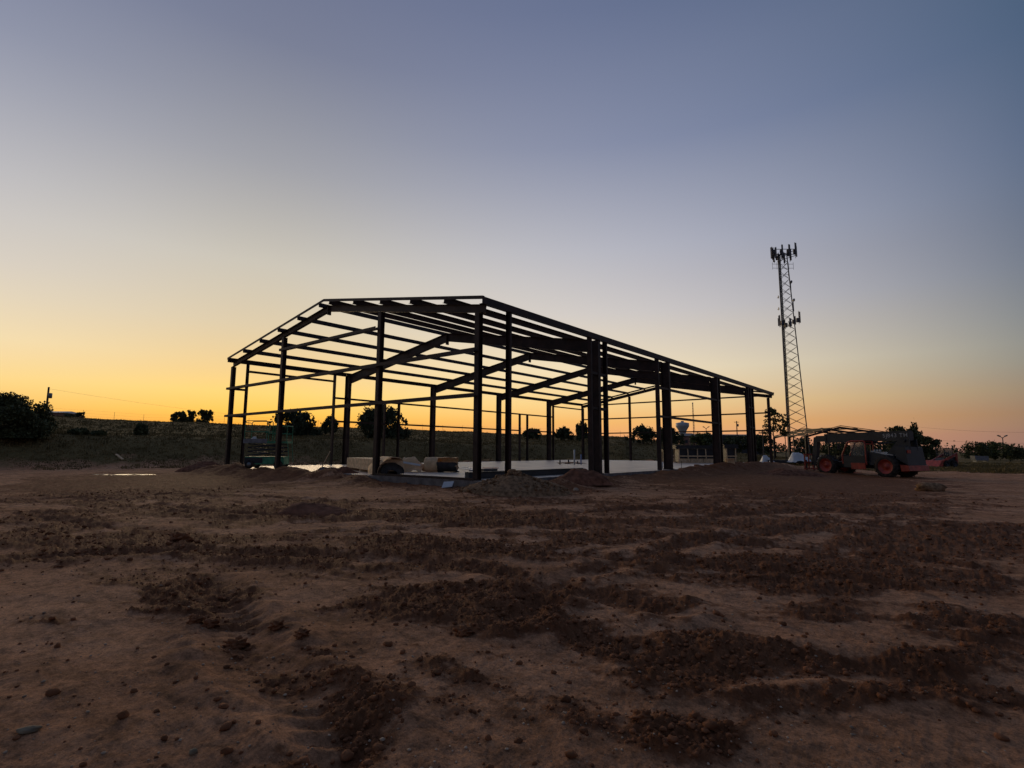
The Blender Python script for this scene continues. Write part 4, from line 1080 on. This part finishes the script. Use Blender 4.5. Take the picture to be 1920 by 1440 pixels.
# ------------------------------------------------------------------ cell tower
def cell_tower():
    D = 85.0
    c = at(1498, 862, D); zb = -.6; HT = 34.4; SH = -.75
    e = empty('cell_tower', (c.x, c.y, zb), a0)
    tag(e, 'tall three legged lattice tower crowded with panel antennas, behind the small frame', 'cell tower')
    base = [Vector((-1.72, -.35, 0)), Vector((1.62, -.55, 0)), Vector((-.62, 1.9, 0))]
    topw = .42
    def leg(k, z):
        t = min(z / HT, 1); s = 1 + (topw - 1) * t ** .85
        return Vector((base[k].x * s + SH * t, base[k].y * s, z))
    NZ = 24
    zz = [HT * (1 - (1 - k / NZ) ** 1.0) for k in range(NZ + 1)]
    for k in range(3):
        MB().path([leg(k, z) for z in zz[::4]], .085, 8).build('leg', TOWERM, e)
    for i in range(NZ):
        for k in range(3):
            a, b = k, (k + 1) % 3
            MB().tube(leg(a, zz[i]), leg(b, zz[i + 1]), .03, .03, 5).build('brace', TOWERM, e)
            MB().tube(leg(b, zz[i]), leg(a, zz[i + 1]), .03, .03, 5).build('brace', TOWERM, e)
    # feed lines up one leg
    for k in range(5):
        off = Vector((.14 + .07 * k, .12, 0))
        MB().path([leg(0, z) + off for z in zz[:-1:3]] + [leg(0, HT) + off], .032, 5).build('feed_cable', BLACKP, e)
    def panel(p, h, w=.3, d=.16, m=TOWERM):
        a = math.atan2(p[1], p[0] - SH * p[2] / HT); u = Vector((math.cos(a), math.sin(a), 0)); v = Vector((-math.sin(a), math.cos(a), 0))
        o = MB().bar((p[0], p[1], p[2]), (p[0], p[1], p[2] + h), u, v, (0, d, -w / 2, w / 2)).build('panel_antenna', m, e)
        MB().tube((p[0] - u.x * .08, p[1] - u.y * .08, p[2] - .25), (p[0] - u.x * .08, p[1] - u.y * .08, p[2] + h + .15), .04, .04, 6).build('mount_pipe', TOWERM, o)
    # top array: three faces of booms with panels
    cz = HT + .1; cx_, cy_ = SH, 0
    for s in range(3):
        a = R_(-92 + 120 * s); u = Vector((math.cos(a), math.sin(a), 0)); v = Vector((-math.sin(a), math.cos(a), 0)); o_ = Vector((cx_, cy_, 0))
        for dz in (-.55, .35):
            MB().tube(o_ + u * 1.25 + v * -1.75 + Z_ * (cz + dz), o_ + u * 1.25 + v * 1.75 + Z_ * (cz + dz), .05, .05, 6).build('antenna_boom', TOWERM, e)
        for q in (-1, 1): MB().tube(o_ + Z_ * (cz - .1), o_ + u * 1.25 + v * q * .9 + Z_ * (cz - .1), .06, .06, 6).build('boom_arm', TOWERM, e)
        for q, h in ((-1.6, 1.75), (-.55, 2.0), (.55, 1.8), (1.6, 1.9)):
            p = o_ + u * 1.36 + v * q; panel((p.x, p.y, cz - .85 + .3 * math.sin(q * 5 + s * 2)), h, .25)
            r_ = o_ + u * 1.1 + v * q
            MB().bar(r_ + Z_ * (cz - .35), r_ + Z_ * (cz + .35), u, v, (-.22, 0, -.2, .2)).build('radio_unit', TOWERM, e)
    # cross arms below the top array
    zc = HT - 2.4
    for s in (-1, 1):
        for dz in (0, .7): MB().tube((SH, 0, zc + dz), (SH + s * 1.75, -.1, zc + dz), .03, .03, 5).build('cross_arm', TOWERM, e)
        for q in (1.0, 1.75): MB().tube((SH + s * q, -.1, zc - .25), (SH + s * q, -.1, zc + 1.0), .025, .025, 5).build('cross_arm', TOWERM, e)
    # lower array
    for (x, y, z, h) in ((-2.0, -.5, 21.9, 2.1), (-1.6, .6, 22.1, 1.6), (1.25, -.45, 22.4, 2.3), (.95, .5, 22.3, 1.8), (-.6, -1.0, 21.6, 1.7), (-.3, 1.3, 21.9, 1.7)):
        panel((x, y, z + .2), h * .8, .26); 
        MB().tube((-.4, 0, z + .5), (x, y, z + .5), .04, .04, 5).build('boom_arm', TOWERM, e)
        MB().bar((x * .8, y * .8, z + .3), (x * .8, y * .8, z + 1.0), X_, Y_, (-.18, .18, -.15, .15)).build('radio_unit', TOWERM, e)
    # small dishes and whips on the legs
    for (x, z) in ((-1.75, 27.0), (.55, 26.5), (-1.8, 25.0), (.3, 29.6)):
        s = -1 if x < 0 else 1
        o = MB().lathe([(.001, 0), (.2, .05), (.28, .14), (.26, .15), (.001, .09)], 14, 'y').build('dish', GALV, e)
        o.location = (x, -.2, z); o.rotation_euler = (0, 0, -s * 1.3)
        MB().tube((x, -.1, z), (x - s * .6, 0, z), .03, .03, 5).build('dish_mount', TOWERM, o).location = (-x, .2, -z)
    for (x, z, h) in ((.12, 30.6, 1.9), (.6, 24.6, 1.6), (.35, 28.0, 1.5)):
        MB().tube((x, -.1, z), (x, -.1, z + h), .07, .06, 6).build('whip_antenna', TOWERM, e)
        MB().tube((x, -.1, z + .3), (x - .5, 0, z + .3), .03, .03, 5).build('antenna_mount', TOWERM, e)
    return e
cell_tower()

# ------------------------------------------------------------------ far structures
def water_tower():
    D = 620.0; c = at(1281, 842, D); zb = -3
    e = empty('water_tower', (c.x, c.y, zb)); tag(e, 'pale water tower with a flared tank, far off behind the frame', 'water tower')
    z = lambda py: at(1281, py, D).z - zb
    r = 12.2 * D / FPX
    MB().lathe([(.01, z(791)), (r * .35, z(791.5)), (r * .9, z(792.8)), (r, z(793.4)), (r, z(798.5)), (r * .96, z(800)), (r * .62, z(807)), (r * .52, z(809.5)), (r * .5, z(813))], 40).build('tank', TANKM, e)
    MB().lathe([(r * .5, z(813)), (r * .48, z(830)), (r * .55, 0)], 32).build('stem', TANKM, e)
    MB().lathe([(.01, z(788.8)), (r * .22, z(789)), (r * .24, z(791)), (.01, z(791))], 16).build('roof_vent', TANKM, e)
water_tower()
def radio_mast():
    D = 420.0; c = at(1303, 842, D); zb = -2; zt = at(1300.5, 757, D).z - zb
    e = empty('radio_mast', (c.x, c.y, zb), a0); tag(e, 'thin lattice radio mast right of the water tower', 'radio mast')
    for k in range(3):
        a = 2.094 * k; MB().tube((.95 * math.cos(a), .95 * math.sin(a), 0), (.35 * math.cos(a) - .5, .35 * math.sin(a), zt), .14, .1, 5).build('leg', TOWERM, e)
    n = 18
    for i in range(n):
        t0, t1 = i / n, (i + 1) / n
        P = lambda k, t: Vector(((.95 - .6 * t) * math.cos(2.094 * k) - .5 * t, (.95 - .6 * t) * math.sin(2.094 * k), zt * t))
        for k in range(3): MB().tube(P(k, t0), P(k + 1, t1), .07, .07, 4).build('brace', TOWERM, e)
    MB().lathe([(.01, zt), (.5, zt), (.5, zt + 1.3), (.01, zt + 1.3)], 10, 'z', (-.5, 0, 0)).build('top_light', WHITEPAINT, e)
radio_mast()
def lamp_post(px, py_top, depth, spread, label):
    x, y = gxy(px, depth); zb = ground_z(x, y, False); zt = at(px, py_top, depth).z - zb
    e = empty('light_pole', (x, y, zb), a0); tag(e, label, 'light pole', 'double headed parking lot light poles')
    MB().tube((0, 0, 0), (0, 0, zt - .3), .16, .1, 8).build('pole', TOWERM, e)
    for s in (-1, 1):
        MB().path([(0, 0, zt - .55), (s * spread * .5, 0, zt - .1), (s * spread * .7, 0, zt - .05)], .08, 5).build('arm', TOWERM, e)
        MB().bar((s * spread * .55, 0, zt - .05), (s * spread * 1.15, 0, zt + .22), Y_, Z_, (-.22, .22, -.1, .16)).build('lamp_head', TOWERM, e)
lamp_post(1325.5, 801, 190, 1.0, 'double headed light pole between the radio mast and the third right column')
lamp_post(1882, 818, 150, 1.15, 'double headed light pole standing over the trees at the far right')
def pole(px, py_top, depth, label, cross=True, tr=False, lean=0.0, r=.14, sc_=1.0):
    x, y = gxy(px, depth); zb = ground_z(x, y, False) - .3; zt = at(px, py_top, depth).z - zb
    e = empty('utility_pole', (x, y, zb), a0); tag(e, label, 'utility pole', 'wooden utility poles on the skyline')
    MB().tube((0, 0, 0), (lean, 0, zt), r * 1.2, r, 8).build('pole', WOODPOLE, e)
    if cross: MB().bar((-.9 * sc_ + lean, 0, zt - .5), (.9 * sc_ + lean, 0, zt - .5), Y_, Z_, (-.07, .07, -.07, .07)).build('crossarm', WOODPOLE, e)
    if cross:
        for s in (-.8, -.35, .35, .8): MB().tube((s * sc_ + lean, 0, zt - .43), (s * sc_ + lean, 0, zt - .2), .05, .04, 6).build('insulator', GALV, e)
    if tr: MB().lathe([(.01, 0), (.28 * sc_, .05), (.28 * sc_, .9 * sc_), (.01, .95 * sc_)], 14, 'z', (.42 * sc_, 0, zt - 2.0 * sc_)).build('transformer', GALV, e)
    return Vector((x, y, zb + zt - .3)), e
pA, _e = pole(78.5, 724, 92, 'wooden utility pole rising behind the big round bush', False, True, .0)
pB, _e = pole(1383.5, 789, 210, 'utility pole with equipment near its foot, seen between the third and fourth right columns', True, True, 0, .2, 1.1)
pC, _e = pole(1431.5, 805, 74, 'short dark post with a crossarm just left of the far right corner column', True, False, 0, .09, .6)
def cable(a, b, sag, label, r=.012):
    pts = [Vector(a).lerp(Vector(b), t / 14) - Z_ * sag * 4 * (t / 14) * (1 - t / 14) for t in range(15)]
    tag(MB().path(pts, r, 4).build('power_cable', BLACKP), label, 'power cable', 'overhead cables')
cable(pA, at(760, 792, 190), 2.2, 'thin overhead cable drooping right from the pole behind the bush', .014)
cable(at(1700, 798, 160), at(2100, 806, 120), 1.2, 'upper overhead cable across the sky at the right edge', .022)
cable(at(1720, 822, 160), at(2100, 826, 120), 1.0, 'lower overhead cable across the sky at the right edge', .022)
# building roofs beyond
def house(px0, px1, py_roof, py_eave, depth, label, wall, roof, dp_=8.0):
    c = (px0 + px1) / 2; x, y = gxy(c, depth); zb = min(ground_z(x, y, False), at(c, py_eave, depth).z - 2.5) - .3
    w = (px1 - px0) * depth / FPX; zr_ = at(c, py_roof, depth).z - zb; ze = at(c, py_eave, depth).z - zb
    e = empty('house', (x, y, zb), a0); tag(e, label, 'house', 'buildings on the skyline')
    MB().box(-w / 2 + .3, w / 2 - .3, -dp_ / 2 + .3, dp_ / 2 - .3, 0, ze).build('wall', wall, e)
    MB().add([(-w / 2, -dp_ / 2, ze), (w / 2, -dp_ / 2, ze), (w / 2, dp_ / 2, ze), (-w / 2, dp_ / 2, ze), (-w / 2 + .2, 0, zr_), (w / 2 - .2, 0, zr_)], [(0, 1, 5, 4), (2, 3, 4, 5), (0, 4, 3), (1, 2, 5), (3, 2, 1, 0)]).build('roof', roof, e)
    for k in (-.3, .05, .32): MB().box(w * k, w * k + .9, -dp_ / 2 + .27, -dp_ / 2 + .302, ze * .5, ze * .5 + 1.0).build('window', BLACKP, e)
    return e
house(60, 128, 770.5, 774.5, 140, 'low farm house with a pale roof behind the big round bush', BRICKM, ROOFM)
house(1272, 1300, 812, 818, 170, 'small brick building in front of the water tower', BRICKM, GREYM)
house(1240, 1420, 814, 816.5, 260, 'long low dark roofed building among the far trees behind the frame', GREYM, GREYM, 16)

# ------------------------------------------------------------------ plants
def leaf_cloud(centers, radii, n, size, up=0.0, shell_=.55, seed=0, jit=.22):
    g = np.random.default_rng(seed)
    vol = radii.prod(1) ** (2 / 3); idx = g.choice(len(centers), n, p=vol / vol.sum())
    d = g.normal(size=(n, 3)); d /= np.linalg.norm(d, axis=1)[:, None]
    rad = shell_ + (1 - shell_) * g.random(n); rad *= np.where(g.random(n) < .25, g.random(n), 1) 
    rad = rad * (1 + jit * g.normal(size=n))
    c = centers[idx] + d * rad[:, None] * radii[idx]
    a = g.normal(size=(n, 3)) + np.array([0, 0, up]) + d * up * .6; a /= np.linalg.norm(a, axis=1)[:, None]
    b = np.cross(a, g.normal(size=(n, 3))); b /= np.linalg.norm(b, axis=1)[:, None]
    s = size * (.6 + .8 * g.random(n))[:, None]
    w = .42
    v = np.stack([c - a * s * .5, c + b * s * w, c + a * s * .75, c - b * s * w], 1)
    return v.reshape(-1, 3), np.arange(4 * n).reshape(-1, 4)
def depth_of(px, row):
    for d in np.arange(38.0, 140.0, .5):
        p = at(px, row, float(d))
        if p.z <= ground_z(p.x, p.y, False): return float(d)
    return 108.0
def plant(name, px0, px1, py_top, depth, style, label, cat, group, n=2600, size=None, seed=1, m=None, py_low=None):
    c_ = (px0 + px1) / 2
    if depth > 500: depth = depth_of(c_, depth - 1000)
    x, y = gxy(c_, depth); zb = ground_z(x, y, False)
    w = (px1 - px0) * depth / FPX; h = max(at(c_, py_top, depth).z - zb, .6)
    g = np.random.default_rng(seed * 13 + 5)
    e = empty(name, (x, y, zb), a0); tag(e, label, cat, group)
    m = m or LEAFD
    size = size or max(.16, 2.6 * depth / FPX)
    low = h * .12 if py_low is None else at(c_, py_low, depth).z - zb
    if style == 'round':
        k = 46; t = g.random(k) * 6.283; q = g.random(k) ** .5
        cz = low + (h - low) * (.06 + .80 * g.random(k)); lim = np.sqrt(np.clip(1 - ((cz - low - (h - low) * .42) / ((h - low) * .62)) ** 2, .05, 1))
        cen = np.stack([np.cos(t) * q * lim * w * .42, np.sin(t) * q * lim * w * .42, cz], -1); rr = np.minimum(w * (.11 + .07 * g.random(k)), (h - low) * .24)
        rad = np.stack([rr, rr, rr * .9], -1)
    elif style == 'juniper':
        k = 44; t = g.random(k) * 6.283; q = g.random(k) ** .5
        cz = low + (h - low) * (.02 + .76 * g.random(k)); lim = np.clip(1.15 - ((cz - low) / (h - low)) * .75, .2, 1)
        cen = np.stack([np.cos(t) * q * lim * w * .42, np.sin(t) * q * lim * w * .42, cz], -1)
        rad = np.stack([w * (.08 + .06 * g.random(k)), w * (.08 + .06 * g.random(k)), h * (.11 + .10 * g.random(k))], -1)
        sp = 40; tt = g.random(sp) * 6.283; qq = g.random(sp)                   # shoots that stick out
        cen = np.concatenate([cen, np.stack([np.cos(tt) * w * .46 * qq, np.sin(tt) * w * .48 * qq, h * (.93 - .55 * qq ** 1.6)], -1)])
        rad = np.concatenate([rad, np.stack([w * .02 + .05 + 0 * tt, w * .02 + .05 + 0 * tt, h * (.08 + .10 * g.random(sp))], -1)])
    elif style == 'airy':
        k = 40; t = g.random(k) * 6.283; q = g.random(k) ** .6
        cz = low + (h - low) * (.05 + .85 * g.random(k)); lim = np.sqrt(np.clip(1.05 - ((cz - low - (h - low) * .45) / ((h - low) * .6)) ** 2, .1, 1))
        cen = np.stack([np.cos(t) * q * lim * w * .42, np.sin(t) * q * lim * w * .42, cz], -1); rr = np.minimum(w * (.09 + .08 * g.random(k)), h * .14); rad = np.stack([rr, rr, rr], -1)
    else:  # loose upright stems
        k = 26; t = g.random(k) * 6.283; q = g.random(k) ** .5
        hh = h * (.35 + .6 * g.random(k)) * (1 - .45 * q)
        cen = np.stack([np.cos(t) * q * w * .36, np.sin(t) * q * w * .36, hh * .5], -1); rad = np.stack([w * .09 + .05 + 0 * t, w * .09 + .05 + 0 * t, hh * .5], -1)
    v, f = leaf_cloud(cen, rad, int(n * 1.35), size * 1.0, .9 if style in ('juniper', 'spiky') else .2, .45, seed, .08 if style == 'round' else .22)
    v[:, 2] = np.maximum(v[:, 2], -.1)
    np_mesh('crown' if style != 'spiky' else 'foliage', v, f, m, e)
    tr = MB(); r0 = max(.05, w * .022)
    tr.tube((0, 0, -.2), (.03 * w, 0, low + (h - low) * .35), r0 * 1.3, r0 * .8, 7)
    tr.build('trunk', BARK, e)
    lb = MB()
    for i in g.choice(len(cen), min(9, len(cen)), replace=False):
        z0 = min(low + (h - low) * .3, cen[i][2] * .7); lb.tube((.02 * w, 0, z0), tuple(cen[i]), r0 * .5, r0 * .15, 5)
    lb.build('limbs', BARK, e)
    return e
SK = 'trees and shrubs on the grassy bank'
RK = 'trees beyond the right of the frame'
plant('tree', -66, 84, 737, 1835, 'round', 'big dense round tree at the left edge, below the utility pole', 'tree', SK, 20000, .15, 1, LEAFD, 846)
plant('tree', 134, 152, 769, 138, 'airy', 'small tree standing right of the pale roofed house', 'tree', SK, 700, .4, 2)
plant('tree', 112, 134, 771, 136, 'round', 'small rounded tree in front of the pale house roof', 'tree', SK, 700, .4, 3)
plant('shrub', 153, 167, 781, 112, 'spiky', 'low shrub on the skyline right of the house', 'shrub', SK, 300, .35, 4)
plant('tree', 317, 347, 770, 109, 'round', 'leftmost and widest of three rounded trees on the crest', 'tree', SK, 1500, .32, 5, None, 800)
plant('tree', 346, 364, 765.5, 111, 'round', 'middle tree of the three rounded ones on the crest, the tallest', 'tree', SK, 900, .32, 6, None, 798)
plant('tree', 365, 396, 767, 109, 'airy', 'rightmost of three rounded trees on the crest, split from the others by sky', 'tree', SK, 1500, .32, 7, None, 800)
plant('shrub', 249, 275, 783, 1817, 'spiky', 'thin upright shrub on the bank under the open skyline', 'shrub', SK, 900, .2, 8)
plant('shrub', 125, 166, 798, 1816, 'spiky', 'low wide shrub on the bank below the house', 'shrub', SK, 900, .2, 9)
plant('shrub', 170, 198, 806, 1817, 'spiky', 'very low shrub on the bank right of the low wide one', 'shrub', SK, 500, .18, 10)
plant('tree', 500, 602, 766, 1817, 'juniper', 'wide ragged tree behind the scissor lift', 'tree', SK, 4200, .24, 11, LEAFJ, 818)
plant('shrub', 540, 558, 757, 1815, 'spiky', 'tall thin sprig standing above the wide ragged tree', 'shrub', SK, 260, .16, 12, LEAFJ)
plant('tree', 598, 636, 780, 1816, 'juniper', 'small pointed tree right of the wide ragged one', 'tree', SK, 1300, .22, 13, LEAFJ)
plant('tree', 660, 770, 755, 1823, 'juniper', 'large dense juniper behind the second gable column', 'tree', SK, 7000, .22, 14, LEAFJ, 822)
plant('shrub', 975, 1020, 803, 1824, 'juniper', 'rounded shrub behind the two short door jambs', 'shrub', SK, 1300, .24, 15, LEAFJ)
plant('shrub', 1036, 1078, 800, 1826, 'juniper', 'ragged shrub just right of the fourth left column', 'shrub', SK, 1300, .24, 16, LEAFJ)
plant('tree', 1076, 1108, 790, 1828, 'juniper', 'narrow tree behind the far left corner of the frame', 'tree', SK, 1500, .24, 17, LEAFJ)
plant('shrub', 1164, 1182, 813, 1826, 'spiky', 'little shrub alone on the skyline right of the first right column', 'shrub', SK, 350, .22, 18)
plant('tree', 1178, 1234, 797, 1832, 'juniper', 'ragged tree behind the far gable column', 'tree', SK, 2400, .25, 19, LEAFJ)
plant('tree', 1226, 1278, 799, 1834, 'juniper', 'dark tree left of the water tower', 'tree', SK, 2000, .27, 20, LEAFJ)
plant('tree', 1290, 1345, 811, 108, 'round', 'dark rounded tree under the radio mast', 'tree', RK, 1500, .32, 21, LEAFG)
plant('tree', 1236, 1292, 813, 120, 'round', 'low dark tree in front of the small brick building', 'tree', RK, 1100, .34, 22)
plant('tree', 1352, 1410, 818, 104, 'round', 'rounded tree seen between the third and fourth right columns', 'tree', RK, 1500, .30, 23)
plant('tree', 1408, 1450, 812, 100, 'round', 'dark tree left of the far right corner column', 'tree', RK, 1300, .30, 24)
plant('tree', 1432, 1470, 763, 70, 'airy', 'tall airy tree with gaps in its crown beside the far right corner column', 'tree', RK, 900, .2, 25, LEAFG, 815)
plant('tree', 1462, 1484, 772, 72, 'airy', 'slim airy tree in front of the cell tower foot', 'tree', RK, 420, .22, 26, LEAFG, 818)
plant('tree', 1484, 1530, 818, 96, 'round', 'low round tree behind the cell tower foot', 'tree', RK, 1100, .3, 27)
plant('tree', 1530, 1600, 824, 110, 'round', 'low dark tree seen under the small frame', 'tree', RK, 1200, .32, 28)
plant('tree', 1598, 1668, 826, 115, 'round', 'low dark tree behind the telehandler cab', 'tree', RK, 1200, .32, 29)
plant('tree', 1660, 1722, 796, 66, 'round', 'large dark round tree rising behind the telehandler boom', 'tree', RK, 3600, .22, 30)
plant('tree', 1700, 1738, 794, 68, 'juniper', 'tree with spindly bare tips right of the large round one', 'tree', RK, 1300, .22, 31)
plant('tree', 1722, 1762, 814, 64, 'round', 'smaller tree at the right end of the clump behind the telehandler', 'tree', RK, 1700, .21, 32)
plant('tree', 1806, 1856, 828, 108, 'round', 'left low tree of the clump behind the pale grey box', 'tree', RK, 1700, .26, 33)
plant('tree', 1840, 1888, 825, 110, 'round', 'middle and tallest tree of the clump under the right light pole', 'tree', RK, 1900, .26, 34, LEAFG)
plant('tree', 1874, 1910, 831, 98, 'round', 'dark bushy tree at the right end of the clump, nearest the frame edge', 'tree', RK, 1900, .22, 35)
plant('tree', 1906, 1950, 841, 98, 'round', 'low bush cut off by the right edge', 'tree', RK, 700, .24, 36)
# far tree belt reads as one mass
cen = []; rad = []
for k in range(150):
    px = 1180 + 900 * rng.random(); dpt = 230 + 150 * rng.random(); p = at(px, 842, dpt)
    hgt = 3 + 3.5 * rng.random(); cen.append((p.x, p.y, ground_z(p.x, p.y, False) + hgt * .5)); rad.append((5 + 3 * rng.random(), 5, hgt * .6))
v, f = leaf_cloud(np.array(cen), np.array(rad), 9000, 1.0, .1, .4, 77)
tag(np_mesh('far_treeline', v, f, LEAFD), 'dark belt of far trees along the right horizon', kind='stuff')
# tall grass and weeds
def grass_patch(n, r0, r1, h0, h1, amin, amax, name, m, thr=.3):
    g = np.random.default_rng(n)
    r = r0 * (r1 / r0) ** g.random(n); a = FAZ + R_(amin) + R_(amax - amin) * g.random(n)
    x = CAM[0] + r * np.sin(a); y = CAM[1] + r * np.cos(a); z = ground_z(x, y)
    keep = (grass_mask(x, y, z) + .5 * fbm(x * .25, y * .25, 3, 55) > thr) & ~((x > -W - .5) & (x < 1) & (y > -.5) & (y < L + .5))
    x, y, z, r = x[keep], y[keep], z[keep], r[keep]; k = len(x)
    vs = []
    h = (h0 + (h1 - h0) * g.random(k) ** 2) * (.7 + .6 * np.clip(fbm(x * .15, y * .15, 2, 66) + .5, 0, 1.5))
    for b in range(3):
        t = g.random(k) * 6.283; w = .03 + .05 * g.random(k) * (r / 60); ln = .25 * h * (g.random(k) - .3)
        ox, oy = .12 * g.normal(size=k), .12 * g.normal(size=k)
        p0 = np.stack([x + ox - np.cos(t) * w, y + oy - np.sin(t) * w, z - .03], -1); p1 = np.stack([x + ox + np.cos(t) * w, y + oy + np.sin(t) * w, z - .03], -1)
        tip = np.stack([x + ox + np.sin(t) * ln * 2, y + oy - np.cos(t) * ln * 2, z + h * (.7 + .5 * g.random(k))], -1)
        vs.append(np.stack([p0, p1, tip], 1))
    v = np.concatenate(vs).reshape(-1, 3)
    tag(np_mesh(name, v, np.arange(len(v)).reshape(-1, 3), m), kind='stuff')
grass_patch(60000, 44, 124, .05, .15, -47, 30, 'bank_grass', GRASSM)
grass_patch(14000, 52, 110, .06, .2, 24, 47, 'field_grass', GRASSM)
grass_patch(1800, 48, 96, .2, .42, -47, 26, 'tall_weeds', WEEDM, .5)

# fence along the crest
def fence():
    e = empty('wire_fence', (0, 0, 0)); tag(e, 'thin wire fence with metal posts along the crest of the bank', 'fence')
    pts = []
    for k, a in enumerate(np.linspace(-41, 11.5, 26)):
        r = 104.0; x = CAM[0] + r * math.sin(FAZ + R_(a)); y = CAM[1] + r * math.cos(FAZ + R_(a)); pts.append(Vector((x, y, ground_z(x, y))))
    for p in pts: MB().tube(p - Z_ * .2, p + Z_ * 1.25, .024, .02, 5).build('post', TOWERM, e)
    for h in (.35, .75, 1.2):
        mb = MB()
        for a, b in zip(pts[:-1], pts[1:]): mb.tube(a + Z_ * h, b + Z_ * h, .006, .006, 4, False)
        mb.build('wire', TOWERM, e)
fence()
for px, depth, top, lb in ((321, 76, 792, 'thin metal post on the bank under the three crest trees'), (396.5, 78, 793, 'thin metal post on the bank right of the three crest trees')):
    x, y = gxy(px, depth); z = ground_z(x, y); o = MB().tube((0, 0, -.2), (0, 0, at(px, top, depth).z - z), .04, .035, 6).build('metal_post', TOWERM); o.location = (x, y, z); tag(o, lb, 'post')
